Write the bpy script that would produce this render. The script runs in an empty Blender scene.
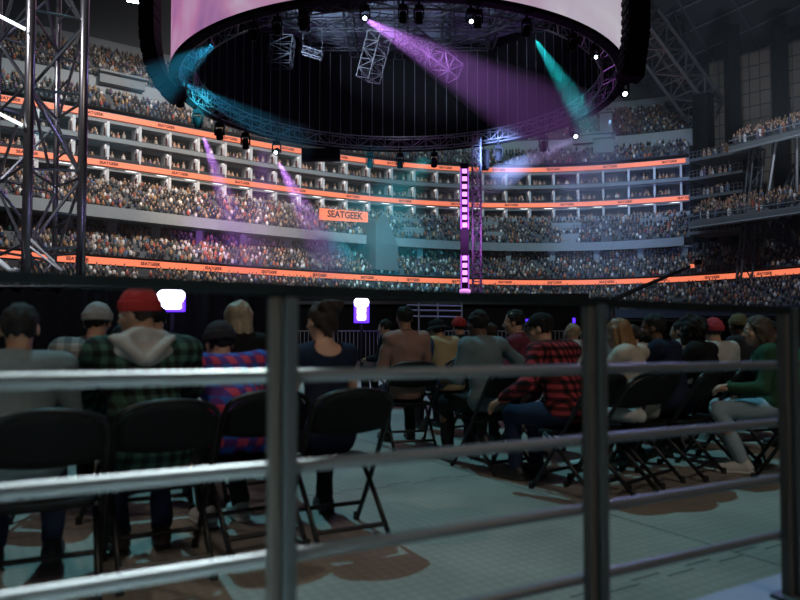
import bpy, bmesh, math, random
import numpy as np
from mathutils import Vector, Matrix
try:
    import openvdb
except ImportError:
    openvdb = None
R = math.radians
sc = bpy.context.scene
COL = sc.collection
random.seed(7)
RNG = np.random.default_rng(7)

# ------------------------------------------------------------------ camera, world, lights, exposure
CAM_H, F, PITCH = 1.2, 700.0, R(2.05)
cam_data = bpy.data.cameras.new('camera')
cam = bpy.data.objects.new('camera', cam_data)
COL.objects.link(cam)
cam.location = (0, 0, CAM_H)
cam.rotation_euler = (R(90) + PITCH, 0, 0)
cam_data.sensor_width = 36.0
cam_data.lens = 36.0 * F / 800.0
cam_data.clip_start, cam_data.clip_end = 0.05, 600
cam_data.dof.use_dof = True
cam_data.dof.focus_distance = 55.0
cam_data.dof.aperture_fstop = 2.1
sc.camera = cam
vs = sc.view_settings
vs.view_transform = 'Standard'
vs.look = 'None'
vs.gamma = 1.0
vs.exposure = 0.0
vs.use_curve_mapping = False

world = bpy.data.worlds.new('world')
sc.world = world
world.use_nodes = True
_bg = world.node_tree.nodes['Background']
_bg.inputs[0].default_value = (0.45, 0.6, 0.8, 1)
_bg.inputs[1].default_value = 0.009

def lamp(kind, loc, target, energy, color, **kw):
    d = bpy.data.lights.new('show_or_fill_lamp', kind)  # one name for show lamps and added fill lamps alike
    d.energy, d.color = energy, color
    for k, v in kw.items():
        setattr(d, k, v)
    o = bpy.data.objects.new('show_or_fill_lamp', d)
    o.location = loc
    o.rotation_euler = (Vector(target) - Vector(loc)).to_track_quat('-Z', 'Y').to_euler()
    COL.objects.link(o)
    return o

# key: teal show light high over the front of the floor, throwing the seated crowd's shadows back
lamp('SPOT', (-8, 19, 34), (0.4, 8.7, 0), 21000, (0.29, 0.83, 1.0), spot_size=R(22), spot_blend=0.3, shadow_soft_size=0.25)
# warm house light high behind
lamp('AREA', (5, -6, 12), (0.5, 6, 0), 400, (1.0, 0.86, 0.70), shape='DISK', size=4.0)
lamp('SPOT', (-6.0, 2.2, 9.0), (-1.3, 3.3, 0.9), 420, (1.0, 0.86, 0.74), spot_size=R(24), spot_blend=0.8, shadow_soft_size=0.2)
# lights over the rail: white at the near end, violet further along
lamp('SPOT', (-2.6, 6.0, 6.5), (-0.95, 1.15, 0.85), 46000, (0.80, 0.97, 1.0), spot_size=R(13), spot_blend=0.6, shadow_soft_size=0.12)
lamp('SPOT', (3.2, 7.5, 6.5), (1.15, 2.35, 0.8), 800, (0.42, 0.42, 1.0), spot_size=R(16), spot_blend=0.7, shadow_soft_size=0.12)
# fill spots below the roof, added in place of scoreboard glow on the stands
for (x, y, z, tx, ty, tz, e, c) in (
        (-5, 62, 46, -30, 96, 12, 13500, (1.0, 0.92, 0.86)),
        (14, 66, 46, 10, 124, 16, 9000, (0.58, 0.86, 1.0)),
        (28, 62, 46, 48, 104, 14, 4600, (0.62, 0.8, 1.0)),
        (-20, 40, 44, -42, 80, 14, 3600, (0.75, 0.92, 1.0))):
    lamp('SPOT', (x, y, z), (tx, ty, tz), e * 6.3, c, spot_size=R(85), spot_blend=0.8, shadow_soft_size=1.5)
lamp('SPOT', (-8, 58, 40), (-26, 95, 15), 60000, (1.0, 0.75, 0.5), spot_size=R(34), spot_blend=0.9, shadow_soft_size=1.0)  # warm spot added to brighten the left middle stand
# coloured show washes over the stands
lamp('SPOT', (-2, 40, 13), (-3, 112, 9), 150000, (0.05, 0.62, 0.85), spot_size=R(24), spot_blend=1.0, shadow_soft_size=0.4)
lamp('SPOT', (-8, 44, 13), (-24, 96, 13), 80000, (0.6, 0.2, 1.0), spot_size=R(17), spot_blend=1.0, shadow_soft_size=0.4)
lamp('SPOT', (4, 44, 13), (36, 116, 22), 150000, (0.28, 0.42, 0.95), spot_size=R(26), spot_blend=1.0, shadow_soft_size=0.4)
lamp('SPOT', (-9, 38, 13), (-44, 92, 32), 60000, (0.05, 0.6, 0.8), spot_size=R(20), spot_blend=1.0, shadow_soft_size=0.4)

# uplight added to lift the black roof at the far right
lamp('SPOT', (40, 70, 20), (62, 110, 66), 8000, (0.75, 0.85, 1.0), spot_size=R(100), spot_blend=0.8, shadow_soft_size=2.0)

# ------------------------------------------------------------------ pixel helper: ray through a photo pixel at a given depth
def hz(y):
    return math.tan(PITCH + math.atan((300.0 - y) / F))
def at(x, y, Y):
    """World point that the photo shows at pixel x, y and that stands Y metres in front of the camera."""
    v = (300.0 - y) / F
    k = Y / (math.cos(PITCH) - v * math.sin(PITCH))
    return Vector(((x - 400.0) / F * k, Y, CAM_H + hz(y) * Y))
def gx(x, Y, y=400):
    return at(x, y, Y).x

# ------------------------------------------------------------------ object helpers
def link(o, parent=None):
    COL.objects.link(o)
    if parent is not None:
        o.parent = parent
    return o
def tag(o, label=None, cat=None, group=None, kind=None):
    if label: o['label'] = label
    if cat: o['category'] = cat
    if group: o['group'] = group
    if kind: o['kind'] = kind
    return o
def empty(name, loc=(0, 0, 0), rz=0.0):
    o = bpy.data.objects.new(name, None)
    o.location = loc
    o.rotation_euler = (0, 0, rz)
    o.empty_display_size = 0.2
    return link(o)
def mesh_obj(name, verts, faces, mats, parent=None, smooth=False, mat_idx=None):
    me = bpy.data.meshes.new(name)
    me.from_pydata([tuple(v) for v in verts], [], [tuple(f) for f in faces])
    for m in (mats if isinstance(mats, (list, tuple)) else [mats]):
        me.materials.append(m)
    if mat_idx is not None:
        me.polygons.foreach_set('material_index', list(mat_idx))
    if smooth:
        me.polygons.foreach_set('use_smooth', [True] * len(me.polygons))
    me.update()
    return link(bpy.data.objects.new(name, me), parent)
def copy_tree(o, parent=None):
    c = o.copy()
    link(c, parent)
    for ch in list(o.children):
        copy_tree(ch, c)
    return c

class MB:
    """Collects boxes, bars and tubes; build() links them as one mesh object."""
    def __init__(s):
        s.v, s.f = [], []
    def add(s, vs_, fs_):
        n = len(s.v)
        s.v += [Vector(v) for v in vs_]
        s.f += [tuple(i + n for i in f) for f in fs_]
        return s
    def box(s, c, d, rot=None):
        hx, hy, h = d[0] / 2, d[1] / 2, d[2] / 2
        M = rot.to_3x3() if rot is not None else Matrix.Identity(3)
        vs_ = [Vector(c) + M @ Vector((a * hx, b * hy, e * h)) for a in (-1, 1) for b in (-1, 1) for e in (-1, 1)]
        return s.add(vs_, [(0, 1, 3, 2), (4, 6, 7, 5), (0, 4, 5, 1), (2, 3, 7, 6), (0, 2, 6, 4), (1, 5, 7, 3)])
    def tube(s, pts, r, n=6, cap=True):
        pts = [Vector(p) for p in pts]
        rr = r if isinstance(r, (list, tuple)) else [r] * len(pts)
        rings, up = [], None
        for i, p in enumerate(pts):
            t = (pts[min(i + 1, len(pts) - 1)] - pts[max(i - 1, 0)]).normalized()
            if up is None:
                up = Vector((0, 0, 1)) if abs(t.z) < 0.9 else Vector((1, 0, 0))
            a = t.cross(up)
            a = a.normalized() if a.length > 1e-6 else t.orthogonal().normalized()
            b = a.cross(t).normalized()
            up = b
            rings.append([p + (a * math.cos(2 * math.pi * k / n) + b * math.sin(2 * math.pi * k / n)) * rr[i] for k in range(n)])
        vs_ = [v for g in rings for v in g]
        fs_ = []
        for i in range(len(pts) - 1):
            for k in range(n):
                a, b = i * n + k, i * n + (k + 1) % n
                fs_.append((a, b, b + n, a + n))
        if cap:
            fs_.append(tuple(range(n - 1, -1, -1)))
            fs_.append(tuple(range((len(pts) - 1) * n, len(pts) * n)))
        return s.add(vs_, fs_)
    def lathe(s, prof, n=16, M=None):
        """Profile of (r, z) pairs spun about z, moved by matrix M."""
        M = M or Matrix.Identity(4)
        vs_, fs_ = [], []
        for r, z in prof:
            for k in range(n):
                vs_.append(M @ Vector((r * math.cos(2 * math.pi * k / n), r * math.sin(2 * math.pi * k / n), z)))
        for i in range(len(prof) - 1):
            for k in range(n):
                a, b = i * n + k, i * n + (k + 1) % n
                fs_.append((a, b, b + n, a + n))
        fs_.append(tuple(range(n - 1, -1, -1)))
        fs_.append(tuple(range((len(prof) - 1) * n, len(prof) * n)))
        return s.add(vs_, fs_)
    def prism(s, poly, z0, z1):
        n = len(poly)
        vs_ = [(p[0], p[1], z0) for p in poly] + [(p[0], p[1], z1) for p in poly]
        return s.add(vs_, [tuple(range(n - 1, -1, -1)), tuple(range(n, 2 * n))] + [(i, (i + 1) % n, n + (i + 1) % n, n + i) for i in range(n)])
    def build(s, name, mat, parent=None, smooth=False, bevel=0.0):
        o = mesh_obj(name, s.v, s.f, mat, parent, smooth)
        if bevel:
            b = o.modifiers.new('bevel', 'BEVEL')
            b.width, b.segments, b.limit_method = bevel, 2, 'ANGLE'
        return o

_ONES = ('', 'first', 'second', 'third', 'fourth', 'fifth', 'sixth', 'seventh', 'eighth', 'ninth', 'tenth', 'eleventh', 'twelfth', 'thirteenth', 'fourteenth', 'fifteenth', 'sixteenth', 'seventeenth', 'eighteenth', 'nineteenth')
def nth(n):
    if n < 20: return _ONES[n]
    t = {2: 'twent', 3: 'thirt', 4: 'fort', 5: 'fift'}[n // 10]
    return t + 'ieth' if n % 10 == 0 else t + 'y-' + _ONES[n % 10]

# ------------------------------------------------------------------ materials
def nodes_of(name):
    m = bpy.data.materials.new(name)
    m.use_nodes = True
    nt = m.node_tree
    b = nt.nodes['Principled BSDF']
    return m, nt, b
def rgba(c):
    return (c[0], c[1], c[2], 1.0)
def mat(name, col, rough=0.6, metal=0.0, var=0.12, scale=8.0, bump=0.0, spec=0.5, emit=None, estr=0.0):
    """Plain surface with procedural mottling (and bump)."""
    m, nt, b = nodes_of(name)
    N, L = nt.nodes, nt.links
    tc = N.new('ShaderNodeTexCoord')
    nz = N.new('ShaderNodeTexNoise')
    nz.inputs['Scale'].default_value = scale
    nz.inputs['Detail'].default_value = 4
    L.new(tc.outputs['Object'], nz.inputs['Vector'])
    mx = N.new('ShaderNodeMix'); mx.data_type = 'RGBA'
    mx.inputs[6].default_value = rgba([c * (1 - var) for c in col])
    mx.inputs[7].default_value = rgba([min(1, c * (1 + var)) for c in col])
    L.new(nz.outputs['Fac'], mx.inputs[0])
    L.new(mx.outputs[2], b.inputs['Base Color'])
    b.inputs['Roughness'].default_value = rough
    b.inputs['Metallic'].default_value = metal
    b.inputs['Specular IOR Level'].default_value = spec
    if bump:
        bp = N.new('ShaderNodeBump')
        bp.inputs['Strength'].default_value = bump
        bp.inputs['Distance'].default_value = 0.01
        L.new(nz.outputs['Fac'], bp.inputs['Height'])
        L.new(bp.outputs[0], b.inputs['Normal'])
    if emit:
        b.inputs['Emission Color'].default_value = rgba(emit)
        b.inputs['Emission Strength'].default_value = estr
    return m
def emission(name, col, strength):
    m, nt, b = nodes_of(name)
    b.inputs['Base Color'].default_value = rgba([c * 0.3 for c in col])
    b.inputs['Emission Color'].default_value = rgba(col)
    b.inputs['Emission Strength'].default_value = strength
    return m
def attr_mat(name, rough=0.8):
    m, nt, b = nodes_of(name)
    a = nt.nodes.new('ShaderNodeAttribute')
    a.attribute_name = 'tint'
    nt.links.new(a.outputs['Color'], b.inputs['Base Color'])
    b.inputs['Roughness'].default_value = rough
    return m

M = {}
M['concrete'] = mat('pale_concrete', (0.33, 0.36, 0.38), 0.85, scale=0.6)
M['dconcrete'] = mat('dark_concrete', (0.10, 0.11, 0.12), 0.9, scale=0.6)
M['white'] = mat('white_panel', (0.62, 0.63, 0.66), 0.6, scale=2)
M['slab'] = mat('slab_edge', (0.22, 0.245, 0.26), 0.7, scale=1)
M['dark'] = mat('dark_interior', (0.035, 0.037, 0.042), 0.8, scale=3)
M['black'] = mat('matte_black', (0.006, 0.006, 0.007), 0.8, scale=5, spec=0.15)
M['blacksheen'] = mat('black_enamel', (0.008, 0.008, 0.010), 0.38, scale=20, spec=0.4)
M['steel'] = mat('dull_steel', (0.32, 0.32, 0.34), 0.4, 0.9, scale=12)
M['alu'] = mat('aluminium_truss', (0.5, 0.5, 0.52), 0.42, 0.8, scale=15)
M['dsteel'] = mat('dark_steel', (0.06, 0.065, 0.075), 0.6, 0.3, scale=6)
M['roof'] = mat('roof_sheet', (0.12, 0.125, 0.14), 0.8, scale=0.4)
M['glasswall'] = mat('translucent_wall_panel', (0.17, 0.13, 0.10), 0.7, scale=0.5)
M['orange'] = emission('orange_led', (1.0, 0.225, 0.11), 0.95)
M['ink'] = mat('dark_lettering', (0.03, 0.012, 0.012), 0.7)
M['crowd'] = attr_mat('crowd_clothes')
M['suitelight'] = emission('suite_downlight', (1.0, 0.93, 0.88), 12.0)
# ------------------------------------------------------------------ stadium bowl
PB = [-4.851, 4.8, 21.038, -15.423, -48.328, 30.032, 200.929]     # image height of the upper ribbon board along the picture
PC = [1.01, 3.571, -0.623, -12.172, -17.518, 17.302, 279.126]     # ... of the lower one
ZB, ZC = 21.0, 7.0
def plan(x, P, z):
    y = float(np.polyval(P, x / 400.0 - 1))
    Y = z / hz(y)
    v = (300.0 - y) / F
    return Vector(((x - 400.0) / F * Y / (math.cos(PITCH) - v * math.sin(PITCH)), Y))
XS = np.arange(-150, 951, 6.0)
CP = [plan(x, PC, ZC) for x in XS]
BP = [plan(x, PB, ZB) for x in XS]
def outward(i):
    return (BP[i] - CP[i]).normalized()
OUT = [outward(i) for i in range(len(XS))]
def interp(arr, fi):
    i = int(max(0, min(len(arr) - 2, math.floor(fi))))
    return arr[i].lerp(arr[i + 1], fi - i)
def xi(x):
    return (x - XS[0]) / 6.0
def spot(fi, t, d=0.0):
    """Plan point at station fi: t runs from the lower ribbon (0) to the suite front (1), d metres beyond."""
    c, b = interp(CP, fi), interp(BP, fi)
    return c.lerp(b, t) + interp(OUT, fi) * d
def sweep(name, prof, mats, x0=-150, x1=948, closed=False, idx=None, label=None, kind='structure'):
    """Profile of (t, d, z) swept round the bowl from picture column x0 to x1."""
    i0, i1 = xi(x0), xi(x1)
    n = max(2, int((i1 - i0)) + 1)
    vs_, fs_, mi = [], [], []
    for k in range(n):
        fi = i0 + (i1 - i0) * k / (n - 1)
        for (t, d, z) in prof:
            p = spot(fi, t, d)
            vs_.append((p.x, p.y, z + CAM_H))
    m = len(prof)
    for k in range(n - 1):
        for j in range(m if closed else m - 1):
            a, b = k * m + j, k * m + (j + 1) % m
            fs_.append((a, b, b + m, a + m))
            mi.append(idx[j] if idx else 0)
    if closed:
        fs_.append(tuple(range(m))); fs_.append(tuple(range((n - 1) * m, n * m))[::-1])
        mi += [0, 0]
    o = mesh_obj(name, vs_, fs_, mats, None, False, mi)
    if kind: o['kind'] = kind
    return o
def steps(t0, d0, z0, t1, d1, z1, n):
    out = []
    for k in range(n):
        a, b = k / n, (k + 1) / n
        za, zb = z0 + (z1 - z0) * a, z0 + (z1 - z0) * b
        out.append((t0 + (t1 - t0) * a, d0 + (d1 - d0) * a, zb))
        out.append((t0 + (t1 - t0) * b, d0 + (d1 - d0) * b, zb))
    return out
M['fieldwall'] = mat('dark_blue_wall_pad', (0.012, 0.022, 0.05), 0.7, scale=0.8)
TIERS = {  # name: (t0, d0, z0, t1, d1, z1, rows, x range)
    'field': (0.0, -9.0, 1.6, 0.0, -0.8, 5.6, 7, (-150, 948)),
    'lower': (0.0, 0.3, 7.2, 0.78, 0.0, 12.0, 10, (-150, 948)),
    'middle': (0.36, 0.0, 13.2, 1.0, -0.3, 18.0, 9, (-150, 690)),
    'balcony': (1.0, 0.3, 27.7, 1.0, 4.0, 31.0, 5, (-150, 690)),
    'upper': (1.0, 5.5, 33.4, 1.0, 17.0, 41.5, 14, (-150, 704)),
}
for nm, lab in (('field', 'field_stand'), ('lower', 'lower_stand'), ('middle', 'middle_stand'), ('balcony', 'balcony_stand'), ('upper', 'upper_stand')):
    t0, d0, z0, t1, d1, z1, n, xr = TIERS[nm]
    sweep(lab, steps(t0, d0, z0, t1, d1, z1, n), M['dconcrete'], *xr)
# walls, slabs and parapets of the bowl
sweep('field_wall', [(0, -9.2, -1.2), (0, -9.2, 2.3), (0, -9.0, 2.3), (0, -9.0, -1.2)], M['fieldwall'], closed=True)
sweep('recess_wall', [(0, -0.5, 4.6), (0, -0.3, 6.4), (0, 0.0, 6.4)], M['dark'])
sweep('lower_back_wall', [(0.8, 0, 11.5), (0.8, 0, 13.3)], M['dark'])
sweep('middle_slab', [(0.30, 0, 12.4), (0.30, 0, 13.75), (0.335, 0, 13.75), (0.335, 0, 13.2), (0.8, 0, 13.2), (0.8, 0, 12.7), (0.335, 0, 12.4)], M['slab'], x1=684, closed=True)
sweep('suite_parapet', [(1, -0.35, 17.6), (1, -0.35, 18.75), (1, 0.2, 18.75), (1, 0.2, 17.6)], M['concrete'], x1=690, closed=True)
for (za, zb, pr) in ((20.45, 21.55, 0.25), (23.75, 24.35, -0.7), (26.6, 27.75, 0.25)):
    sweep('suite_slab', [(1, pr, za), (1, pr, zb), (1, 3.4, zb), (1, 3.4, za)], M['slab'], x1=690, closed=True)
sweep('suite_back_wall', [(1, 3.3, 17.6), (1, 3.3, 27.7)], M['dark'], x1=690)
sweep('balcony_back_wall', [(1, 4.0, 30.6), (1, 4.0, 33.5), (1, 5.5, 33.5)], M['concrete'], x1=700)
sweep('upper_back_wall', [(1, 17.0, 41.3), (1, 17.0, 43.6), (1, 17.6, 43.6)], M['concrete'], x1=700)
sweep('clerestory_wall', [(1, 19.0, 40.0), (1, 19.0, 58.0)], M['dconcrete'], x1=420)
# orange ribbon boards, each with its repeated lettering
def text_mesh(body, size, extrude=0.01, bold=0.0):
    cu = bpy.data.curves.new('lettering', 'FONT')
    cu.body, cu.size, cu.extrude, cu.offset = body, size, extrude, bold
    cu.align_x, cu.align_y = 'CENTER', 'CENTER'
    cu.resolution_u = 2
    cu.materials.append(M['ink'])
    o = bpy.data.objects.new('lettering', cu)
    COL.objects.link(o)
    dg = bpy.context.evaluated_depsgraph_get()
    me = bpy.data.meshes.new_from_object(o.evaluated_get(dg))
    bpy.data.objects.remove(o)
    me.name = 'lettering'
    return me
TXT = text_mesh('SEATGEEK', 0.62, 0.01, 0.02)
def ribbon(name, t, d, za, zb, x0, x1, label, gap, phase):
    rb = sweep('ribbon_board', [(t, d, za), (t, d, zb), (t, d + 0.12, zb), (t, d + 0.12, za)], M['orange'], x0, x1, closed=True, kind=None)
    tag(rb, label, 'led board', 'orange ribbon boards round the bowl')
    acc, last, fi = phase, None, xi(x0)
    while fi < xi(x1) - 0.6:
        p = spot(fi, t, d - 0.04)
        if last is not None:
            acc += (p - last).length
        last = p
        if acc > gap:
            acc = 0
            q = spot(fi + 0.3, t, d - 0.04)
            o = bpy.data.objects.new('lettering', TXT)
            link(o, rb)
            o.location = (p.x, p.y, (za + zb) / 2 + CAM_H)
            o.rotation_euler = (R(90), 0, math.atan2(q.y - p.y, q.x - p.x))
            o.scale = (0.85, 0.85, 1)
        fi += 0.15
ribbon('a', 1, -0.05, 26.9, 27.6, -150, 686, 'uppermost orange lettered ribbon board, along the foot of the balcony stand', 9.5, 4)
ribbon('b', 1, -0.05, 20.65, 21.35, -150, 689, 'middle orange lettered ribbon board, between two floors of suites', 9.5, 2)
ribbon('c', 0, -0.15, 6.6, 7.35, -150, 948, 'lowest orange lettered ribbon board, in front of the lower stand', 8.2, 5)

# suites: one bay built, then copied along each of the three suite floors
GUEST = MB()
def mini_person(mb, x, y, z, s=1.0, h=1.0):
    mb.lathe([(0.16 * s, 0.0), (0.23 * s, 0.25 * h), (0.20 * s, 0.55 * h), (0.07 * s, 0.62 * h), (0.10 * s, 0.72 * h), (0.10 * s, 0.82 * h), (0.03 * s, 0.88 * h)], 6, Matrix.Translation((x, y, z)))
def tinted(name, verts, faces, cols, parent=None):
    o = mesh_obj(name, verts, faces, M['crowd'], parent)
    a = o.data.color_attributes.new('tint', 'FLOAT_COLOR', 'POINT')
    a.data.foreach_set('color', np.asarray(cols, dtype=np.float32).ravel())
    return o
PAL = np.array([(.02, .02, .025), (.03, .03, .035), (.05, .05, .06), (.02, .03, .07), (.12, .12, .13), (.55, .55, .56), (.7, .68, .66), (.3, .07, .05), (.25, .12, .05), (.4, .25, .14), (.1, .15, .25), (.06, .1, .09), (.35, .3, .26), (.5, .14, .08), (.16, .1, .2)])
PW = np.array([5, 5, 4, 3, 3, 2.2, 1.8, 1.2, 1.2, 1.5, 1.6, 1, 1.5, 0.8, 0.8]); PW /= PW.sum()
SKIN = np.array([(.5, .3, .2), (.42, .24, .16), (.2, .1, .06), (.55, .35, .26)])
HAIRP = np.array([(.02, .015, .01), (.05, .03, .02), (.25, .16, .08), (.01, .01, .01)])
def guests(n, seed, w=4.3):
    r = random.Random(seed)
    vs_, fs_, cs = [], [], []
    for k in range(n):
        mb = MB()
        mini_person(mb, r.uniform(-w / 2 + 0.3, w / 2 - 1.4), r.uniform(0.5, 1.9), 0.05, 1.1, r.choice((1.35, 1.5, 1.75)))
        n0 = len(vs_)
        vs_ += mb.v; fs_ += [tuple(i + n0 for i in f) for f in mb.f]
        c = PAL[r.randrange(len(PAL))] if r.random() < 0.7 else np.array((.5, .3, .22))
        for i in range(len(mb.v)):
            cs.append((*(c if i < 18 else SKIN[k % 4] if i < 30 else HAIRP[k % 4]), 1))
    return vs_, fs_, cs
def suite_bay(seed):
    root = empty('suite')
    MB().box((1.90, 1.5, 1.2), (0.35, 3.0, 2.4)).build('partition_wall', M['white'], root)
    MB().box((1.71, 1.0, 1.15), (0.04, 0.55, 1.2)).build('picture_panel', M['panel'], root)
    MB().box((-0.2, 0.0, 0.18), (4.0, 0.12, 0.36)).build('front_ledge', M['dark'], root)
    MB().box((-0.2, 0.1, 2.27), (4.0, 0.12, 0.26)).build('strip_hiding_lip', M['slab'], root)  # lip added to hide the downlight strip from view
    MB().box((0.9, 0.45, 2.38), (1.4, 0.36, 0.03)).build('downlight', M['suitelight'], root)
    MB().box((-0.4, 3.1, 1.0), (2.4, 0.3, 1.2)).build('back_counter', M['counter'], root)
    v, f, c = guests(7, seed)
    g = tinted('guests', v, f, c, root); g['kind'] = 'stuff'
    return root
M['panel'] = mat('dark_red_picture', (0.10, 0.02, 0.02), 0.6, scale=3, var=0.8)
M['counter'] = mat('suite_counter', (0.10, 0.08, 0.075), 0.6, scale=1.5, var=0.6)
PROTO = [suite_bay(s) for s in range(5)]
used = set()
arc = [0.0]
for i in range(1, len(BP)):
    arc.append(arc[-1] + (BP[i] - BP[i - 1]).length)
def fi_at(s):
    return float(np.interp(s, arc, np.arange(len(arc))))
LV = (('lowest', 18.1, 0.93), ('middle', 21.55, 0.92), ('top', 24.3, 0.96))
s_end = float(np.interp(xi(688), np.arange(len(arc)), arc))
k = 0
for nm, z, sz in LV:
    s = float(np.interp(xi(-20), np.arange(len(arc)), arc))
    n_bays = int(math.ceil((s_end - 2 - s) / 4.15)); j_bay = 0
    while s < s_end - 2:
        fi = fi_at(s)
        p, q = spot(fi, 1, 0.15), spot(fi + 0.05, 1, 0.15)
        pi = k % 5
        o = PROTO[pi] if pi not in used else copy_tree(PROTO[pi])
        used.add(pi)
        o.location = (p.x, p.y, z + CAM_H)
        o.rotation_euler = (0, 0, math.atan2(q.y - p.y, q.x - p.x))
        o.scale = (4.15 / 4.2, 1, sz)
        tag(o, 'open fronted suite with guests, %s from the concourse end of the %s floor' % (nth(n_bays - j_bay), nm), 'suite', '%s floor of suites round the bowl' % nm)
        j_bay += 1
        s += 4.15
        k += 1

# columns in the dark gangway under the middle stand
col_proto = None
for xx in range(-20, 690, 44):
    p = spot(xi(xx), 0.5)
    if col_proto is None:
        col_proto = MB().box((0, 0, 0), (0.9, 0.7, 2.0)).box((0, -0.2, 0.85), (1.6, 0.9, 0.3)).build('concrete_column', M['slab'])
        o = col_proto
    else:
        o = col_proto.copy(); link(o)
    o.location = (p.x, p.y, 11.6 + CAM_H)
    o['kind'] = 'structure'
# pale stair blocks and wall boxes between blocks of seats
vom = None
for (x, t, z, w, h) in ((404, .85, 17.0, 5, 1.6), (412, .55, 15.2, 3.5, 1.3), (486, .85, 17.0, 4, 1.6), (494, .6, 15.2, 3, 1.2), (566, .8, 16.8, 5, 1.5), (570, .5, 14.6, 3, 1.6), (655, .85, 17.0, 4.5, 1.5)):
    p = spot(xi(x), t); q = spot(xi(x) + 0.05, t)
    o = MB().box((0, 0, 0), (w, 1.6, h)).box((0, -0.85, -h * 0.15), (w * 0.45, 0.2, h * 0.7)).build('seating_block_wall', M['slab'])
    o.location = (p.x, p.y, z + CAM_H)
    o.rotation_euler = (0, 0, math.atan2(q.y - p.y, q.x - p.x))
    o['kind'] = 'structure'
for (x, d, z, w, h) in ((592, 4.4, 33.2, 6.5, 1.5), (604, 3.2, 31.5, 3.5, 2.6), (606, 8.5, 36.6, 2.2, 4.5), (222, 4.4, 33.2, 6, 1.4), (120, 4.4, 33.2, 6, 1.4)):
    p = spot(xi(x), 1, d - 0.6); q = spot(xi(x) + 0.05, 1, d - 0.6)
    o = MB().box((0, 0, 0), (w, 1.8, h)).box((0, -0.6, h * 0.5), (w * 1.06, 2.0, 0.25)).build('upper_stair_wall', M['slab'])
    o.location = (p.x, p.y, z + CAM_H)
    o.rotation_euler = (0, 0, math.atan2(q.y - p.y, q.x - p.x))
    o['kind'] = 'structure'
# grey end block of the left-hand middle stand, with the large orange sign beside it
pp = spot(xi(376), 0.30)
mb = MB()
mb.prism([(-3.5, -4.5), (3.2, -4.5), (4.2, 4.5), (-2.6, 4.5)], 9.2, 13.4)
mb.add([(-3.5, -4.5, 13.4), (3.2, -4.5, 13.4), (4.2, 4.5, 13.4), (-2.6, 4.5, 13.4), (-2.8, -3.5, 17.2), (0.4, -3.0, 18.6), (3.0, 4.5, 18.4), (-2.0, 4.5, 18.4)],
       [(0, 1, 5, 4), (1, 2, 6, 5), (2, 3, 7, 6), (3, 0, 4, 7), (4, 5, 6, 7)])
o = mb.build('stand_end_wall', M['dconcrete'])  # dark concrete carries the shade that lies on this block
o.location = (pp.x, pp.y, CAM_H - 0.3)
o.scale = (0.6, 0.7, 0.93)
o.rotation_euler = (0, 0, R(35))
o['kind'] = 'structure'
a, b = at(320, 213.5, 97.0), at(368, 217, 100.5)
dirv = (b - a); rz = math.atan2(dirv.y, dirv.x); wid = Vector((dirv.x, dirv.y)).length
sg = empty('lettered_sign', (a + b) / 2, rz)
tag(sg, 'large orange sign with dark block lettering at the end of the middle stand', 'sign')
zz = (b.z - a.z)
hh = 1.45
mesh_obj('sign_panel', [(-wid / 2, 0, zz * 0 - hh / 2 - 0.15), (wid / 2, 0, -hh / 2), (wid / 2, 0, hh / 2), (-wid / 2, 0, hh / 2), (-wid / 2, 0.3, -hh / 2 - 0.15), (wid / 2, 0.3, -hh / 2), (wid / 2, 0.3, hh / 2), (-wid / 2, 0.3, hh / 2)],
         [(0, 1, 2, 3), (7, 6, 5, 4), (0, 4, 5, 1), (1, 5, 6, 2), (2, 6, 7, 3), (3, 7, 4, 0)], M['orange'], sg)
o = bpy.data.objects.new('sign_lettering', text_mesh('SEATGEEK', 1.35, 0.02, 0.035)); link(o, sg)
o.location = (0.1, -0.03, 0); o.rotation_euler = (R(90), 0, 0)
sx = wid * 0.74 / max(o.dimensions.x, 0.1) if o.dimensions.x else 1.0
o.scale = (sx, 1, 1)

# ------------------------------------------------------------------ the crowd
BASE = MB(); mini_person(BASE, 0, 0, 0)
BV = np.array([tuple(v) for v in BASE.v]); BF = BASE.f
NV = len(BV)
heads = []
def seats(nm):
    t0, d0, z0, t1, d1, z1, n, (x0, x1) = TIERS[nm]
    for k in range(n):
        a = (k + 0.55) / n
        zr = z0 + (z1 - z0) * (k + 1) / n
        t, d = t0 + (t1 - t0) * a, d0 + (d1 - d0) * a
        # walk the row by arc length
        fis = np.arange(xi(x0), xi(x1), 0.5)
        pts = [spot(f, t, d) for f in fis]
        s = np.concatenate([[0], np.cumsum([(pts[i + 1] - pts[i]).length for i in range(len(pts) - 1)])])
        for u in np.arange(0.4, s[-1], 0.54):
            j = random.random()
            aisle = (u * 1.0 + 0.15 * k) % 13.5
            if aisle < 0.9 or j < 0.10:
                continue
            fi = float(np.interp(u, s, fis))
            p = spot(fi, t, d)
            yield (p.x + random.uniform(-.1, .1), p.y + random.uniform(-.12, .12), zr + CAM_H - 0.02 + random.uniform(-0.02, 0.2) + 0.18, XS[0] + fi * 6.0, k)
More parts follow.
